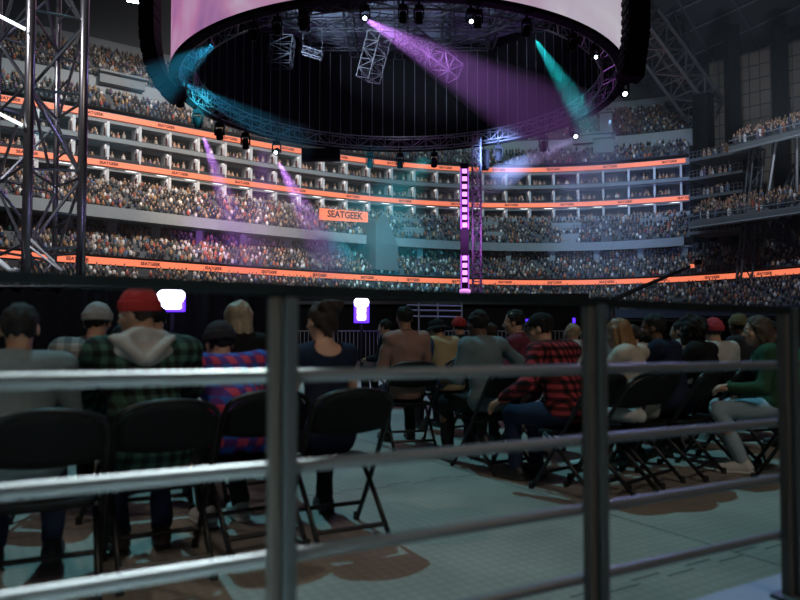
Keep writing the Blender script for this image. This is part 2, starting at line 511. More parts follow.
def crowd_mesh(name, lst, label):
    n = len(lst)
    P = np.array([l[:3] for l in lst])
    sc_ = RNG.uniform(0.78, 1.02, (n, 1, 1))
    V = (BV[None] * sc_ + P[:, None, :]).reshape(-1, 3)
    cl = PAL[RNG.choice(len(PAL), n, p=PW)] * RNG.uniform(0.7, 1.3, (n, 1))
    sk = SKIN[RNG.integers(0, 4, n)]; hr = HAIRP[RNG.integers(0, 4, n)]
    C = np.ones((n, NV, 4)); C[:, :18, :3] = cl[:, None]; C[:, 18:30, :3] = sk[:, None]; C[:, 30:, :3] = hr[:, None]
    sizes = [len(f) for f in BF]
    flat = np.concatenate([np.array(f) for f in BF])
    I = (flat[None] + (np.arange(n) * NV)[:, None]).ravel()
    tot = np.tile(sizes, n); start = np.concatenate([[0], np.cumsum(tot)[:-1]])
    me = bpy.data.meshes.new(name)
    me.vertices.add(n * NV); me.vertices.foreach_set('co', V.ravel())
    me.loops.add(len(I)); me.loops.foreach_set('vertex_index', I.astype(np.int32))
    me.polygons.add(len(tot)); me.polygons.foreach_set('loop_start', start.astype(np.int32)); me.polygons.foreach_set('loop_total', tot.astype(np.int32))
    me.materials.append(M['crowd'])
    me.update(calc_edges=True)
    a = me.color_attributes.new('tint', 'FLOAT_COLOR', 'POINT')
    a.data.foreach_set('color', C.astype(np.float32).ravel())
    o = link(bpy.data.objects.new(name, me))
    tag(o, label, 'crowd', None, 'stuff')
    return o
NAMES = {'field': 'seated crowd in the field level rows below the lowest orange ribbon board', 'lower': 'packed seated crowd in the lower stand above the lowest orange ribbon board',
         'middle': 'packed seated crowd in the middle stand beneath the suites', 'balcony': 'thin band of crowd just above the uppermost ribbon board', 'upper': 'packed seated crowd in the highest stand under the roof'}
SPECT = []
for nm in TIERS:
    lst = list(seats(nm))
    if nm == 'lower':
        cand = [l for l in lst if 86 < l[3] < 330]
        cand.sort(key=lambda l: l[1])
        SPECT = cand[:300]
        ids = set(id(l) for l in SPECT)
        lst = [l for l in lst if id(l) not in ids]
    crowd_mesh('crowd', lst, NAMES[nm])
protos = []
for k in range(14):
    c = PAL[k % len(PAL)]
    cols = [(*(c if i < 18 else SKIN[k % 4] if i < 30 else HAIRP[k % 4]), 1) for i in range(NV)]
    o = tinted('spectator', BV, BF, cols)
    protos.append(o)
for k, l in enumerate(SPECT):
    o = protos[k] if k < 14 else protos[int(RNG.integers(0, 14))].copy()
    if k >= 14: link(o)
    o.location = l[:3]
    s = random.uniform(0.8, 1.0); o.scale = (s, s, s)
    tag(o, 'seated spectator in the packed near end of the lower stand, above the lowest ribbon board', 'person', 'nearest spectators in the lower stand')
# ------------------------------------------------------------------ floor, stage platform and stadium shell
def floor_material():
    """Grey-beige interlocking floor tiles: fine raised dots, jigsaw joints every tile."""
    m, nt, b = nodes_of('interlocking_floor_tiles')
    N, L = nt.nodes, nt.links
    tc = N.new('ShaderNodeTexCoord')
    mp = N.new('ShaderNodeMapping'); mp.inputs['Rotation'].default_value = (0, 0, R(-31))
    L.new(tc.outputs['Object'], mp.inputs[0])
    # jigsaw edge: shift the joint by a square wave
    wob = N.new('ShaderNodeTexWave'); wob.wave_type = 'BANDS'; wob.bands_direction = 'X'; wob.inputs['Scale'].default_value = 0.8
    L.new(mp.outputs[0], wob.inputs[0])
    st = N.new('ShaderNodeMath'); st.operation = 'GREATER_THAN'; st.inputs[1].default_value = 0.5
    L.new(wob.outputs['Fac'], st.inputs[0])
    sm = N.new('ShaderNodeMath'); sm.operation = 'MULTIPLY'; sm.inputs[1].default_value = 0.05
    L.new(st.outputs[0], sm.inputs[0])
    cb = N.new('ShaderNodeCombineXYZ'); L.new(sm.outputs[0], cb.inputs[1])
    ad = N.new('ShaderNodeVectorMath'); L.new(mp.outputs[0], ad.inputs[0]); L.new(cb.outputs[0], ad.inputs[1])
    br = N.new('ShaderNodeTexBrick')
    br.offset = 0.0
    br.inputs['Color1'].default_value = (0.31, 0.285, 0.25, 1)
    br.inputs['Color2'].default_value = (0.34, 0.31, 0.27, 1)
    br.inputs['Mortar'].default_value = (0.05, 0.05, 0.05, 1)
    br.inputs['Scale'].default_value = 1.0
    br.inputs['Brick Width'].default_value = 3.45
    br.inputs['Row Height'].default_value = 1.15
    br.inputs['Mortar Size'].default_value = 0.007
    L.new(ad.outputs[0], br.inputs['Vector'])
    nz = N.new('ShaderNodeTexNoise'); nz.inputs['Scale'].default_value = 1.6; nz.inputs['Detail'].default_value = 6
    L.new(tc.outputs['Object'], nz.inputs['Vector'])
    rp = N.new('ShaderNodeMapRange'); rp.inputs[1].default_value = 0.3; rp.inputs[2].default_value = 0.7; rp.inputs[3].default_value = 0.72; rp.inputs[4].default_value = 1.08
    L.new(nz.outputs['Fac'], rp.inputs[0])
    mx = N.new('ShaderNodeMix'); mx.data_type = 'RGBA'; mx.blend_type = 'MULTIPLY'; mx.inputs[0].default_value = 1
    L.new(br.outputs[0], mx.inputs[6]); L.new(rp.outputs[0], mx.inputs[7])
    ch = N.new('ShaderNodeTexVoronoi'); ch.inputs['Scale'].default_value = 16; ch.inputs['Randomness'].default_value = 0.0
    L.new(mp.outputs[0], ch.inputs['Vector'])
    cr = N.new('ShaderNodeMapRange'); cr.inputs[1].default_value = 0.2; cr.inputs[2].default_value = 0.5; cr.inputs[3].default_value = 1.0; cr.inputs[4].default_value = 0.80
    L.new(ch.outputs['Distance'], cr.inputs[0])
    mx2 = N.new('ShaderNodeMix'); mx2.data_type = 'RGBA'; mx2.blend_type = 'MULTIPLY'; mx2.inputs[0].default_value = 0.8
    L.new(mx.outputs[2], mx2.inputs[6]); L.new(cr.outputs[0], mx2.inputs[7])
    L.new(mx2.outputs[2], b.inputs['Base Color'])
    bp = N.new('ShaderNodeBump'); bp.inputs['Strength'].default_value = 0.25; bp.inputs['Distance'].default_value = 0.004
    L.new(cr.outputs[0], bp.inputs['Height']); L.new(bp.outputs[0], b.inputs['Normal'])
    b.inputs['Roughness'].default_value = 0.62
    b.inputs['Specular IOR Level'].default_value = 0.3
    return m
o = mesh_obj('floor', [(-110, -12, 0), (110, -12, 0), (110, 120, 0), (-110, 120, 0)], [(0, 1, 2, 3)], floor_material())
o['kind'] = 'structure'
# raised kerb under the rail (the rail line runs at 30 degrees)
RAIL_A, RAIL_D = Vector((-0.262, 1.556, 0)), Vector((math.cos(R(30)), math.sin(R(30)), 0))
RAIL_N = Vector((-RAIL_D.y, RAIL_D.x, 0))
def rail_pt(s, z, off=0.0):
    p = RAIL_A + RAIL_D * s + RAIL_N * off
    return Vector((p.x, p.y, z))
KERB_Z = 0.24
mb = MB()
q = [rail_pt(-3, 0, 0.17), rail_pt(5, 0, 0.17), rail_pt(5, 0, -4), rail_pt(-3, 0, -4)]
mb.prism([(p.x, p.y) for p in q[::-1]], 0.0, KERB_Z)
o = mb.build('platform_floor', mat('platform_deck', (0.20, 0.25, 0.26), 0.55, scale=6), bevel=0.01)
o['kind'] = 'structure'

# roof: dark sheet on sloping beams, high over everything
rv = [(-90, 30, 69.6), (120, 30, 69.6), (120, 152, 47.64), (-90, 152, 47.64)]
o = mesh_obj('ceiling', rv, [(0, 3, 2, 1)], M['roof']); o['kind'] = 'structure'
def on_roof(x, y):
    """Point of the sloping roof underside that the photo shows at pixel x, y."""
    h = hz(y)
    Y = (69.6 + 0.18 * 30 - CAM_H - 0.5) / (h + 0.18)
    return at(x, y, Y)
mb = MB()
for k in range(7):
    mb.tube([on_roof(600, 150 - 26 * k), on_roof(860, 30 - 26 * k)], 0.26, 4)
for x in (652, 690, 735, 790):
    mb.tube([on_roof(x, 96), on_roof(x - 70, -20)], 0.30, 4)
for k in range(6):
    mb.tube([(-40 + 7 * k, 138, 49.6), (-60 + 5 * k, 60, 63.6)], 0.30, 4)
o = mb.build('ceiling_beams', mat('roof_beam', (0.2, 0.21, 0.23), 0.6, scale=2)); o['kind'] = 'structure'
# back shell of the bowl beyond the right-hand stands
mb = MB()
o = sweep('wall_back', [(1, 22, 38), (1, 22, 50)], M['dconcrete'], x0=300, x1=948); o['kind'] = 'structure'

# ------------------------------------------------------------------ trusses
def truss_mb(p0, p1, w, h, n, rc=0.04, rb=0.022, up=Vector((0, 0, 1)), taper=1.0):
    p0, p1 = Vector(p0), Vector(p1)
    t = (p1 - p0).normalized()
    a = t.cross(up).normalized() if abs(t.dot(up)) < 0.98 else Vector((1, 0, 0))
    b = a.cross(t).normalized()
    ch, brc = MB(), MB()
    cs = [(-1, -1), (1, -1), (1, 1), (-1, 1)]
    def c(k, i):
        s = 1 + (taper - 1) * i / n
        return p0.lerp(p1, i / n) + a * (cs[k][0] * w / 2 * s) + b * (cs[k][1] * h / 2 * s)
    for k in range(4):
        ch.tube([c(k, 0), c(k, n)], rc, 6)
    for i in range(n + 1):
        for k in range(4):
            k2 = (k + 1) % 4
            brc.tube([c(k, i), c(k2, i)], rb, 4)
            if i < n:
                brc.tube([c(k, i), c(k2, i + 1)] if (i + k) % 2 else [c(k2, i), c(k, i + 1)], rb, 4)
    return ch, brc
def truss(name, label, cat, p0, p1, w, h, n, m, rc=0.04, rb=0.022, group=None, up=Vector((0, 0, 1)), taper=1.0):
    root = empty(name)
    ch, brc = truss_mb(p0, p1, w, h, n, rc, rb, up, taper)
    nv = len(ch.v) // 4
    for k in range(4):
        c1 = MB(); c1.v = ch.v[k * nv:(k + 1) * nv]; c1.f = [tuple(i - k * nv for i in f) for f in ch.f if k * nv <= f[0] < (k + 1) * nv]
        c1.build('chord', m, root)
    brc.build('braces', m, root)
    return tag(root, label, cat, group)

# ------------------------------------------------------------------ hanging video ring
M['steel2'] = mat('weathered_steel', (0.2, 0.2, 0.21), 0.5, 0.6, scale=10)
RC, RZ = Vector((-0.1, 42.7, 0)), 14.0 + CAM_H
def ring_pt(ang, r, z):
    return Vector((RC.x + r * math.cos(ang), RC.y + r * math.sin(ang), z))
def ring_wall(mb, r0, r1, z0, z1, n=120):
    vs_, fs_ = [], []
    for k in range(n):
        a = 2 * math.pi * k / n
        vs_ += [ring_pt(a, r0, z0), ring_pt(a, r1, z0), ring_pt(a, r1, z1), ring_pt(a, r0, z1)]
    for k in range(n):
        i, j = k * 4, ((k + 1) % n) * 4
        for q in range(4):
            fs_.append((i + q, i + (q + 1) % 4, j + (q + 1) % 4, j + q))
    return mb.add(vs_, fs_)
def screen_material():
    """Abstract video image on the LED screen: pink and violet washes with pale clouds."""
    m, nt, b = nodes_of('video_screen')
    N, L = nt.nodes, nt.links
    tc = N.new('ShaderNodeTexCoord')
    mp = N.new('ShaderNodeMapping'); mp.inputs['Scale'].default_value = (0.10, 0.10, 0.16)
    L.new(tc.outputs['Object'], mp.inputs[0])
    nz = N.new('ShaderNodeTexNoise'); nz.inputs['Scale'].default_value = 1.3; nz.inputs['Detail'].default_value = 3; nz.inputs['Distortion'].default_value = 0.9
    L.new(mp.outputs[0], nz.inputs['Vector'])
    rp = N.new('ShaderNodeValToRGB')
    e = rp.color_ramp.elements
    e[0].position, e[0].color = 0.30, (0.30, 0.13, 0.36, 1)
    e[1].position, e[1].color = 0.78, (0.95, 0.90, 0.92, 1)
    x = e.new(0.45); x.color = (0.56, 0.22, 0.44, 1)
    x = e.new(0.58); x.color = (0.62, 0.44, 0.62, 1)
    L.new(nz.outputs['Fac'], rp.inputs[0])
    # the picture runs from pink on one side to pale grey on the other
    sp = N.new('ShaderNodeSeparateXYZ'); L.new(tc.outputs['Object'], sp.inputs[0])
    mr = N.new('ShaderNodeMapRange'); mr.inputs[1].default_value = -11; mr.inputs[2].default_value = 12
    L.new(sp.outputs[0], mr.inputs[0])
    mx = N.new('ShaderNodeMix'); mx.data_type = 'RGBA'
    mx2 = N.new('ShaderNodeMix'); mx2.data_type = 'RGBA'; mx2.inputs[0].default_value = 0.72
    mx2.inputs[7].default_value = (0.58, 0.58, 0.64, 1)
    L.new(rp.outputs[0], mx2.inputs[6])
    L.new(mr.outputs[0], mx.inputs[0]); L.new(rp.outputs[0], mx.inputs[6]); L.new(mx2.outputs[2], mx.inputs[7])
    L.new(mx.outputs[2], b.inputs['Emission Color'])
    b.inputs['Emission Strength'].default_value = 0.75
    b.inputs['Base Color'].default_value = (0.02, 0.02, 0.02, 1)
    return m
ring = empty('video_ring', (0, 0, 0))
tag(ring, 'huge hanging oval video screen ring with black inner panels and lit outer face', 'video screen')
ring_wall(MB(), 13.32, 13.36, RZ + 0.18, RZ + 8.6).build('outer_screen', screen_material(), ring)
ring_wall(MB(), 13.15, 13.3, RZ + 0.1, RZ + 8.6).build('inner_panels', M['black'], ring)
ring_wall(MB(), 12.95, 13.45, RZ - 0.02, RZ + 0.18).build('bottom_frame', M['black'], ring)
mb = MB()
for k in range(96):
    a = 2 * math.pi * (k + 0.5) / 96
    mb.box(ring_pt(a, 13.12, RZ + 3.95), (0.05, 0.035, 7.1), Matrix.Rotation(a, 4, 'Z'))
mb.build('panel_seams', mat('seam_strip', (0.20, 0.20, 0.21), 0.45, scale=3), ring)
# lattice of the ring's lower edge
mb, mb2 = MB(), MB()
NT = 72
for (r, z) in ((12.9, RZ + 0.05), (12.1, RZ + 0.05), (12.9, RZ + 0.85), (12.1, RZ + 0.85)):
    mb.tube([ring_pt(2 * math.pi * k / NT, r, z) for k in range(NT + 1)], 0.045, 5, cap=False)
for k in range(NT):
    a, a2 = 2 * math.pi * k / NT, 2 * math.pi * (k + 1) / NT
    i, o_ = (12.9, 12.1) if k % 2 else (12.1, 12.9)
    for z in (RZ + 0.05, RZ + 0.85):
        mb2.tube([ring_pt(a, i, z), ring_pt(a2, o_, z)], 0.03, 4)
    for r in (12.9, 12.1):
        za, zb = (RZ + 0.05, RZ + 0.85) if k % 2 else (RZ + 0.85, RZ + 0.05)
        mb2.tube([ring_pt(a, r, za), ring_pt(a2, r, zb)], 0.03, 4)
        mb2.tube([ring_pt(a, r, RZ + 0.05), ring_pt(a, r, RZ + 0.85)], 0.03, 4)
mb.build('truss_chords', M['steel'], ring); mb2.build('truss_braces', M['steel'], ring)
# upper ceiling of the ring: dim lighting grid panels and truss work
CZ = RZ + 7.6
gridm = mat('grid_panel', (0.20, 0.24, 0.30), 0.6, scale=0.8, var=0.5)
mb = MB()
mb.prism([(RC.x + 13.1 * math.cos(2 * math.pi * k / 64), RC.y + 13.1 * math.sin(2 * math.pi * k / 64)) for k in range(64)], CZ + 0.6, CZ + 0.75)
mb.build('ceiling_deck', gridm, ring)
gt, gb = MB(), MB()
for k in range(7):
    u = -10.5 + 3.5 * k
    l = math.sqrt(12.6 ** 2 - u * u)
    for p0, p1 in (((RC.x + u, RC.y - l, CZ), (RC.x + u, RC.y + l, CZ)), ((RC.x - l, RC.y + u, CZ), (RC.x + l, RC.y + u, CZ))):
        n = max(4, int(2 * l / 1.3))
        c_, b_ = truss_mb(p0, p1, 0.6, 0.7, n, 0.05, 0.028)
        gt.add(c_.v, c_.f); gb.add(b_.v, b_.f)
for r in (4.6, 9.2):
    for z in (CZ - 0.3, CZ - 0.8):
        gt.tube([ring_pt(2 * math.pi * k / 48, r, z) for k in range(49)], 0.05, 5, cap=False)
    for k in range(48):
        gb.tube([ring_pt(2 * math.pi * k / 48, r, CZ - 0.3), ring_pt(2 * math.pi * (k + 1) / 48, r, CZ - 0.8)], 0.028, 4)
gt.build('grid_chords', M['dsteel'], ring); gb.build('grid_braces', M['dsteel'], ring)
mb = MB()
for (x, y) in ((-13, 20), (13, 20), (-13, 64), (13, 64), (0, 42)):
    mb.tube([(RC.x + x * 0.8, RC.y + (y - 42) * 0.5, CZ + 0.7), (x, y, 66)], 0.05, 4)
mb.build('hanging_cables', M['dsteel'], ring)
# unseen lamps added inside the ring to brighten its ceiling
lamp('SPOT', (-9.5, 40, RZ + 1.2), (-1.0, 49, CZ + 1), 11000, (0.6, 0.75, 1.0), spot_size=R(62), spot_blend=0.6, shadow_soft_size=0.4)
lamp('POINT', (-9, 36, RZ + 2.5), (0, 0, 0), 28, (0.75, 0.85, 1.0), shadow_soft_size=0.5)
lamp('POINT', (9, 36, RZ + 2.5), (0, 0, 0), 28, (0.75, 0.85, 1.0), shadow_soft_size=0.5)
lamp('POINT', (0, 52, RZ + 2.0), (0, 0, 0), 28, (0.8, 0.85, 1.0), shadow_soft_size=0.5)
# box trusses hanging inside the ring
for p0, p1, w, n, lab in ((at(283, 38, 47), at(280, 66, 47), 1.5, 3, 'short dark truss hanging inside the video ring near its far left panels'),
                          (at(380, 34, 45.5), at(368, 80, 46), 1.3, 5, 'ladder-like truss hanging below the pale lamp at the ring centre'),
                          (at(408, 38, 35), at(455, 74, 36.5), 1.05, 5, 'slanting truss crossed by the violet beam inside the ring'),
                          (at(303, 50, 46), at(322, 56, 46), 0.5, 3, 'small pale truss piece beside the ring centre')):
    HT = truss('hanging_truss', lab, 'truss', p0, p1, w, w * 0.8, n, M['dsteel'] if p0.x < -4 else M['steel2'], 0.045, 0.03, 'trusses hanging inside the ring')
    for q in (Vector(p0), Vector(p1)):
        MB().tube([q, (q.x, q.y, CZ - 0.5)], 0.025, 5).build('hanging_cable', M['dsteel'], HT)
# moving head lights round the ring
glow = emission('lamp_glow', (0.75, 0.88, 1.0), 12.0)
def moving_head(lit):
    root = empty('moving_head_light')
    MB().box((0, 0, -0.12), (0.42, 0.30, 0.22)).tube([(0, 0, 0.30), (0, 0, -0.02)], 0.07, 6).build('base', M['black'], root, bevel=0.02)
    for sx in (-0.24, 0.24):
        MB().box((sx, 0, -0.45), (0.06, 0.16, 0.5)).build('yoke_arm', M['black'], root)
    Mx = Matrix.Translation((0, 0, -0.62)) @ Matrix.Rotation(R(-62 if lit else 25), 4, 'X')
    MB().lathe([(0.10, 0.28), (0.17, 0.22), (0.19, 0.0), (0.20, -0.25), (0.18, -0.30)], 14, Mx).build('head', M['black'], root)
    lm = glow if lit else M['blacksheen']
    MB().lathe([(0.10 if lit else 0.16, -0.302), (0.09 if lit else 0.14, -0.33), (0.05, -0.35)], 14, Mx).build('lens', lm, root)
    return root
ML, MD = moving_head(True), moving_head(False)
first = {True: ML, False: MD}; seen = {True: 0, False: 0}
HEADS = [(180, 111, 41, 0), (198, 120, 45, 0), (220, 131, 49, 0), (246, 140, 52, 0), (277, 146, 54, 1), (370, 153, 55.5, 0), (400, 153, 55.5, 0), (434, 152, 55.2, 0), (498, 151, 54.5, 0), (543, 143, 52, 0), (574, 132, 49.5, 1), (623, 80, 40, 1), (175, 70, 38, 1),
         (365, 12, 40, 1), (403, 6, 40, 0), (419, 8, 40, 0), (471, 16, 41, 1), (478, 8, 41, 0), (527, 16, 43, 0), (595, 49, 44, 1), (253, 14, 44, 0), (277, 20, 46, 0), (573, 34, 46, 0), (303, 15, 40, 0)]
def rim_hang(x, far, y):
    """Where the line of sight of picture column x meets the ring's lower truss, on its far or near side."""
    for r in (12.9, 13.0, 13.15, 13.3):
        k = gx(x, 1.0, 80)
        A, B, C = k * k + 1, -2 * (k * RC.x + RC.y), RC.x ** 2 + RC.y ** 2 - r * r
        D = B * B - 4 * A * C
        if D >= 0:
            d = 0 if 60 < y < 100 else math.sqrt(D)
            Y = (-B + (d if far else -d)) / (2 * A)
            return Vector((k * Y, Y, 0))
for (x, y, Y, lit) in HEADS:
    lit = bool(lit)
    o = first[lit] if seen[lit] == 0 else copy_tree(first[lit])
    seen[lit] += 1
    p = rim_hang(x, y > 100, y)
    sc_ = 1.25 if y > 60 else 0.85
    o.scale = (sc_,) * 3
    o.location = (p.x, p.y, RZ + 0.05 - 0.25 * sc_)
    side = 'far rim' if y > 100 else 'near rim'
    if lit:
        tag(o, 'glowing moving head lamp, %s of the ring' % {277: 'far rim, over the violet beam', 574: 'on the far rim below the teal beam', 623: 'outside the end by the long speaker column', 175: 'at the end by the lattice tower', 365: 'where the broad violet beam starts', 471: 'near rim, between the violet and teal beams', 595: 'before the inner panels beyond the teal beam'}[x], 'stage light', 'moving head lamps on the ring')
    else:
        row = sorted(q[0] for q in HEADS if not q[3] and ((q[1] > 100) == (y > 100)))
        tag(o, 'unlit black lamp hanging from the ring %s, %s from its tower end' % (side, nth(row.index(x) + 1)), 'stage light', 'unlit moving head lamps on the ring')
# line array loudspeakers beside the ring
def line_array(name, label, pts, w, d, face):
    root = empty(name)
    n = len(pts) - 1
    for i in range(n):
        a, b = Vector(pts[i]), Vector(pts[i + 1])
        c = (a + b) / 2
        tilt = (b - a).normalized()
        side = tilt.cross(Vector((0, 1, 0))).normalized() if face == 'y' else Vector((1, 0, 0))
        m3 = Matrix((Vector((1, 0, 0)), Vector((0, 1, 0)), Vector((0, 0, 1)))).transposed()
        ang = math.atan2(tilt.x, -tilt.z)
        rot = Matrix.Rotation(-ang, 4, 'Y')
        L_ = (b - a).length
        bb = MB()
        bb.box(c, (w, d, L_ * 0.93), rot)
        bb.box(c + rot.to_3x3() @ Vector((-w * 0.52, 0, 0)), (w * 0.1, d * 0.8, L_ * 0.55), rot)
        bb.build('speaker_box', M['black'], root, bevel=0.02)
    MB().box(Vector(pts[0]) + Vector((0, 0, 0.15)), (w * 1.1, d * 0.8, 0.16)).tube([Vector(pts[0]), Vector(pts[0]) + Vector((0, 0, 14))], 0.04, 5).build('hanging_bar', M['dsteel'], root)
    return tag(root, label, 'loudspeaker')
def arc_pts(px, Y):
    return [at(x, y, Y) for x, y in px]
line_array('line_array_speaker', 'long black curved line array of speakers at the right end of the video ring',
           arc_pts([(636, -40 + 9.2 * k) if k < 9 else (636 - (k - 8) * 1.2, -40 + 9.2 * k) for k in range(14)], 33), 1.05, 1.0, 'y')
line_array('line_array_speaker', 'black curved line array of speakers at the left end of the video ring',
           arc_pts([(150, -40), (150, -28), (150, -16), (150, -4), (150, 8), (150, 20), (150, 32), (151, 44), (153, 56), (156, 68), (161, 79), (168, 89), (176, 98)], 33), 0.72, 1.1, 'y')
mb = MB()
rt = empty('hanging_speaker_cluster', at(333, 0, 36))
MB().box((0, 0, 0.35), (3.2, 1.6, 1.3)).build('speaker_cabinet', M['black'], rt, bevel=0.04)
MB().box((-1.5, 0, -0.75), (0.5, 0.9, 1.5)).build('side_speaker', M['black'], rt, bevel=0.04)
MB().box((1.2, -0.82, 0.35), (0.6, 0.05, 0.9)).build('horn_panel', M['black'], rt, bevel=0.04)
for sx in (-1.3, 1.3):
    MB().tube([(sx, 0, 1), (sx, 0, 7)], 0.04, 5).build('hanging_cable', M['dsteel'], rt)
tag(rt, 'black speaker cluster hanging at the top middle inside the video ring', 'loudspeaker')
rt = empty('hanging_speaker_cluster', at(321, 155, 55))
MB().box((0, 0, 0), (3.0, 0.9, 0.9)).build('speaker_cabinet', M['black'], rt, bevel=0.05)
for sx in (-1.2, 1.2):
    MB().tube([(sx, 0, 0.4), (sx, 0, 1.2)], 0.04, 5).build('hanging_cable', M['dsteel'], rt)
tag(rt, 'long black speaker box hanging below the far ring rim', 'loudspeaker')
rt = empty('hanging_speaker_cluster', at(484, 160, 54))
MB().box((0, 0, 0), (0.75, 0.8, 1.5)).box((0, -0.42, 0.05), (0.6, 0.05, 1.2)).build('speaker_cabinet', M['black'], rt, bevel=0.04)
MB().tube([(0, 0, 0.7), (0, 0, 1.3)], 0.04, 5).build('hanging_cable', M['dsteel'], rt)
tag(rt, 'black speaker box at the top of the far lattice column', 'loudspeaker')

# ------------------------------------------------------------------ towers
# near lattice tower of steel tubes
TY = 13.0
def tower_leg(x, Y):
    p = at(x, 275, Y)
    return Vector((p.x, p.y, 0))
legs = [tower_leg(26, 12.2), tower_leg(80.5, 12.9), tower_leg(54, 14.4), tower_leg(-6, 13.6)]
tw = empty('lattice_tower', tuple(legs[0]))
tag(tw, 'tall dark steel lattice tower with tube legs at the left of the stage', 'truss tower')
off = -legs[0]
tube_m = mat('tower_tube', (0.30, 0.27, 0.28), 0.28, 0.9, scale=3)
for i, l in enumerate(legs):
    r = 0.083 if i < 2 else 0.055
    MB().tube([l + off, l + off + Vector((0, 0, 11))], r, 14).build('leg', tube_m, tw, smooth=True)
br = MB()
H0 = 1.3
faces = [(0, 1), (1, 2), (2, 3), (3, 0), (0, 2)]
for fi_, (i, j) in enumerate(faces):
    for k in range(6):
        z0, z1 = H0 + 1.42 * k - 0.2, H0 + 1.42 * (k + 1) - 0.2
        a, b = legs[i] + off, legs[j] + off
        br.tube([a + Vector((0, 0, z0)), b + Vector((0, 0, z0 + 0.12))], 0.028, 6)
        if (k + fi_) % 2:
            br.tube([a + Vector((0, 0, z0)), b + Vector((0, 0, z1))], 0.03, 6)
        else:
            br.tube([a + Vector((0, 0, z1)), b + Vector((0, 0, z0))], 0.03, 6)
        if fi_ < 2:
            br.tube([a.lerp(b, 0.5) + Vector((0, 0, (z0 + z1) / 2)), b + Vector((0, 0, z0 + 0.7))], 0.022, 6)
br.build('braces', mat('tower_brace', (0.36, 0.36, 0.40), 0.3, 0.9, scale=5), tw)
highlightm = emission('brace_highlight_glow', (0.85, 0.97, 1.0), 3.2)  # highlights on lit tower braces, put in as glowing tubes
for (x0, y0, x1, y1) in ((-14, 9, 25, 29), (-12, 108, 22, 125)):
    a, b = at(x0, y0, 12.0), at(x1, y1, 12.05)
    MB().tube([a + off, b + off], 0.026, 8).build('brace_highlight', highlightm, tw)
cb = [at(x, y, 11.9) for x, y in ((-12, 256), (0, 262), (6, 267), (10, 271), (16, 271), (17, 268))]
MB().tube([p + off for p in cb], 0.05, 8).build('cable_loop', mat('white_cable', (0.75, 0.8, 0.82), 0.4), tw, smooth=True)
for (a_, b_) in (((31, 239), (62, 271)), ((30, 247), (60, 270)), ((31, 241), (55, 262))):
    MB().tube([at(a_[0], a_[1], 12.0) + off, at(b_[0], b_[1], 12.0) + off], 0.02, 6).build('bright_brace', M['alu'], tw)
lamp('SPOT', (-9.2, 7.5, 10), (-6.3, 13, 5.0), 2600, (0.85, 0.9, 1.0), spot_size=R(60), spot_blend=0.6, shadow_soft_size=0.3)
lamp('SPOT', (-2.0, 16.0, 8), (-6.2, 13, 5.5), 90, (0.4, 0.3, 1.0), spot_size=R(60), spot_blend=0.6, shadow_soft_size=0.3)

# far tower under the ring: lattice column and LED column
base = at(477, 300, 52)
truss('lattice_tower', 'slim grey lattice column beside the violet light column', 'truss tower', (base.x, 52, 0.0), (base.x, 52, RZ), 0.62, 0.62, 24, M['steel2'], 0.05, 0.03, up=Vector((0, 1, 0)))
lc = empty('light_column', (at(465, 300, 51).x, 51, 0))
tag(lc, 'tall violet glowing light column of stacked square lamps', 'stage light')
top = at(465, 163, 51).z
MB().box((0, 0.12, top / 2), (0.62, 0.14, top)).build('column_frame', M['black'], lc)
vio = emission('violet_lamp', (0.45, 0.10, 0.75), 0.9)
vio2 = emission('violet_core', (0.90, 0.33, 1.0), 1.7)
ys = [171 + 7.7 * k for k in range(8)] + [258 + 7.3 * k for k in range(4)]
for y in ys:
    z = at(465, y, 51).z
    MB().box((0, 0.02, z), (0.36, 0.08, 0.34)).build('lamp', vio2, lc, bevel=0.08)
for (ya, yb) in ((168, 229), (255, 290)):
    za, zb = at(465, yb, 51).z, at(465, ya, 51).z
    for sx in (-0.27, 0.27):
        MB().box((sx, 0.03, (za + zb) / 2), (0.07, 0.06, zb - za)).build('glow_strip', vio, lc)
zf = at(465, 291, 51).z
MB().lathe([(0.25, -0.3), (0.42, -0.15), (0.40, 0.08), (0.2, 0.15)], 14, Matrix.Translation((0, 0, zf))).build('foot_lamp', vio2, lc)
lamp('POINT', (lc.location.x, 49.5, 8), (0, 0, 0), 900, (0.7, 0.2, 1.0), shadow_soft_size=0.5)

# ------------------------------------------------------------------ right-hand end: roof truss, tower, decks, glazed wall
truss('roof_truss', 'heavy pale roof truss slanting down behind the right speaker column', 'roof truss', at(640, 22, 112), at(706, 112, 118), 5.2, 3.6, 7, M['steel'], 0.30, 0.18)
truss('roof_truss', 'lighter steep roof truss rising to the upper right roof', 'roof truss', at(664, -12, 116), at(694, 92, 120), 2.6, 2.0, 9, M['dsteel'], 0.22, 0.13)
mb = MB()
a, b = at(704, 160, 113), at(703, 96, 113)
mb.tube([(a.x, a.y, 0), (a.x, a.y, b.z)], [2.0, 1.7], 8)
o = mb.build('corner_pillar', M['black']); o['kind'] = 'structure'
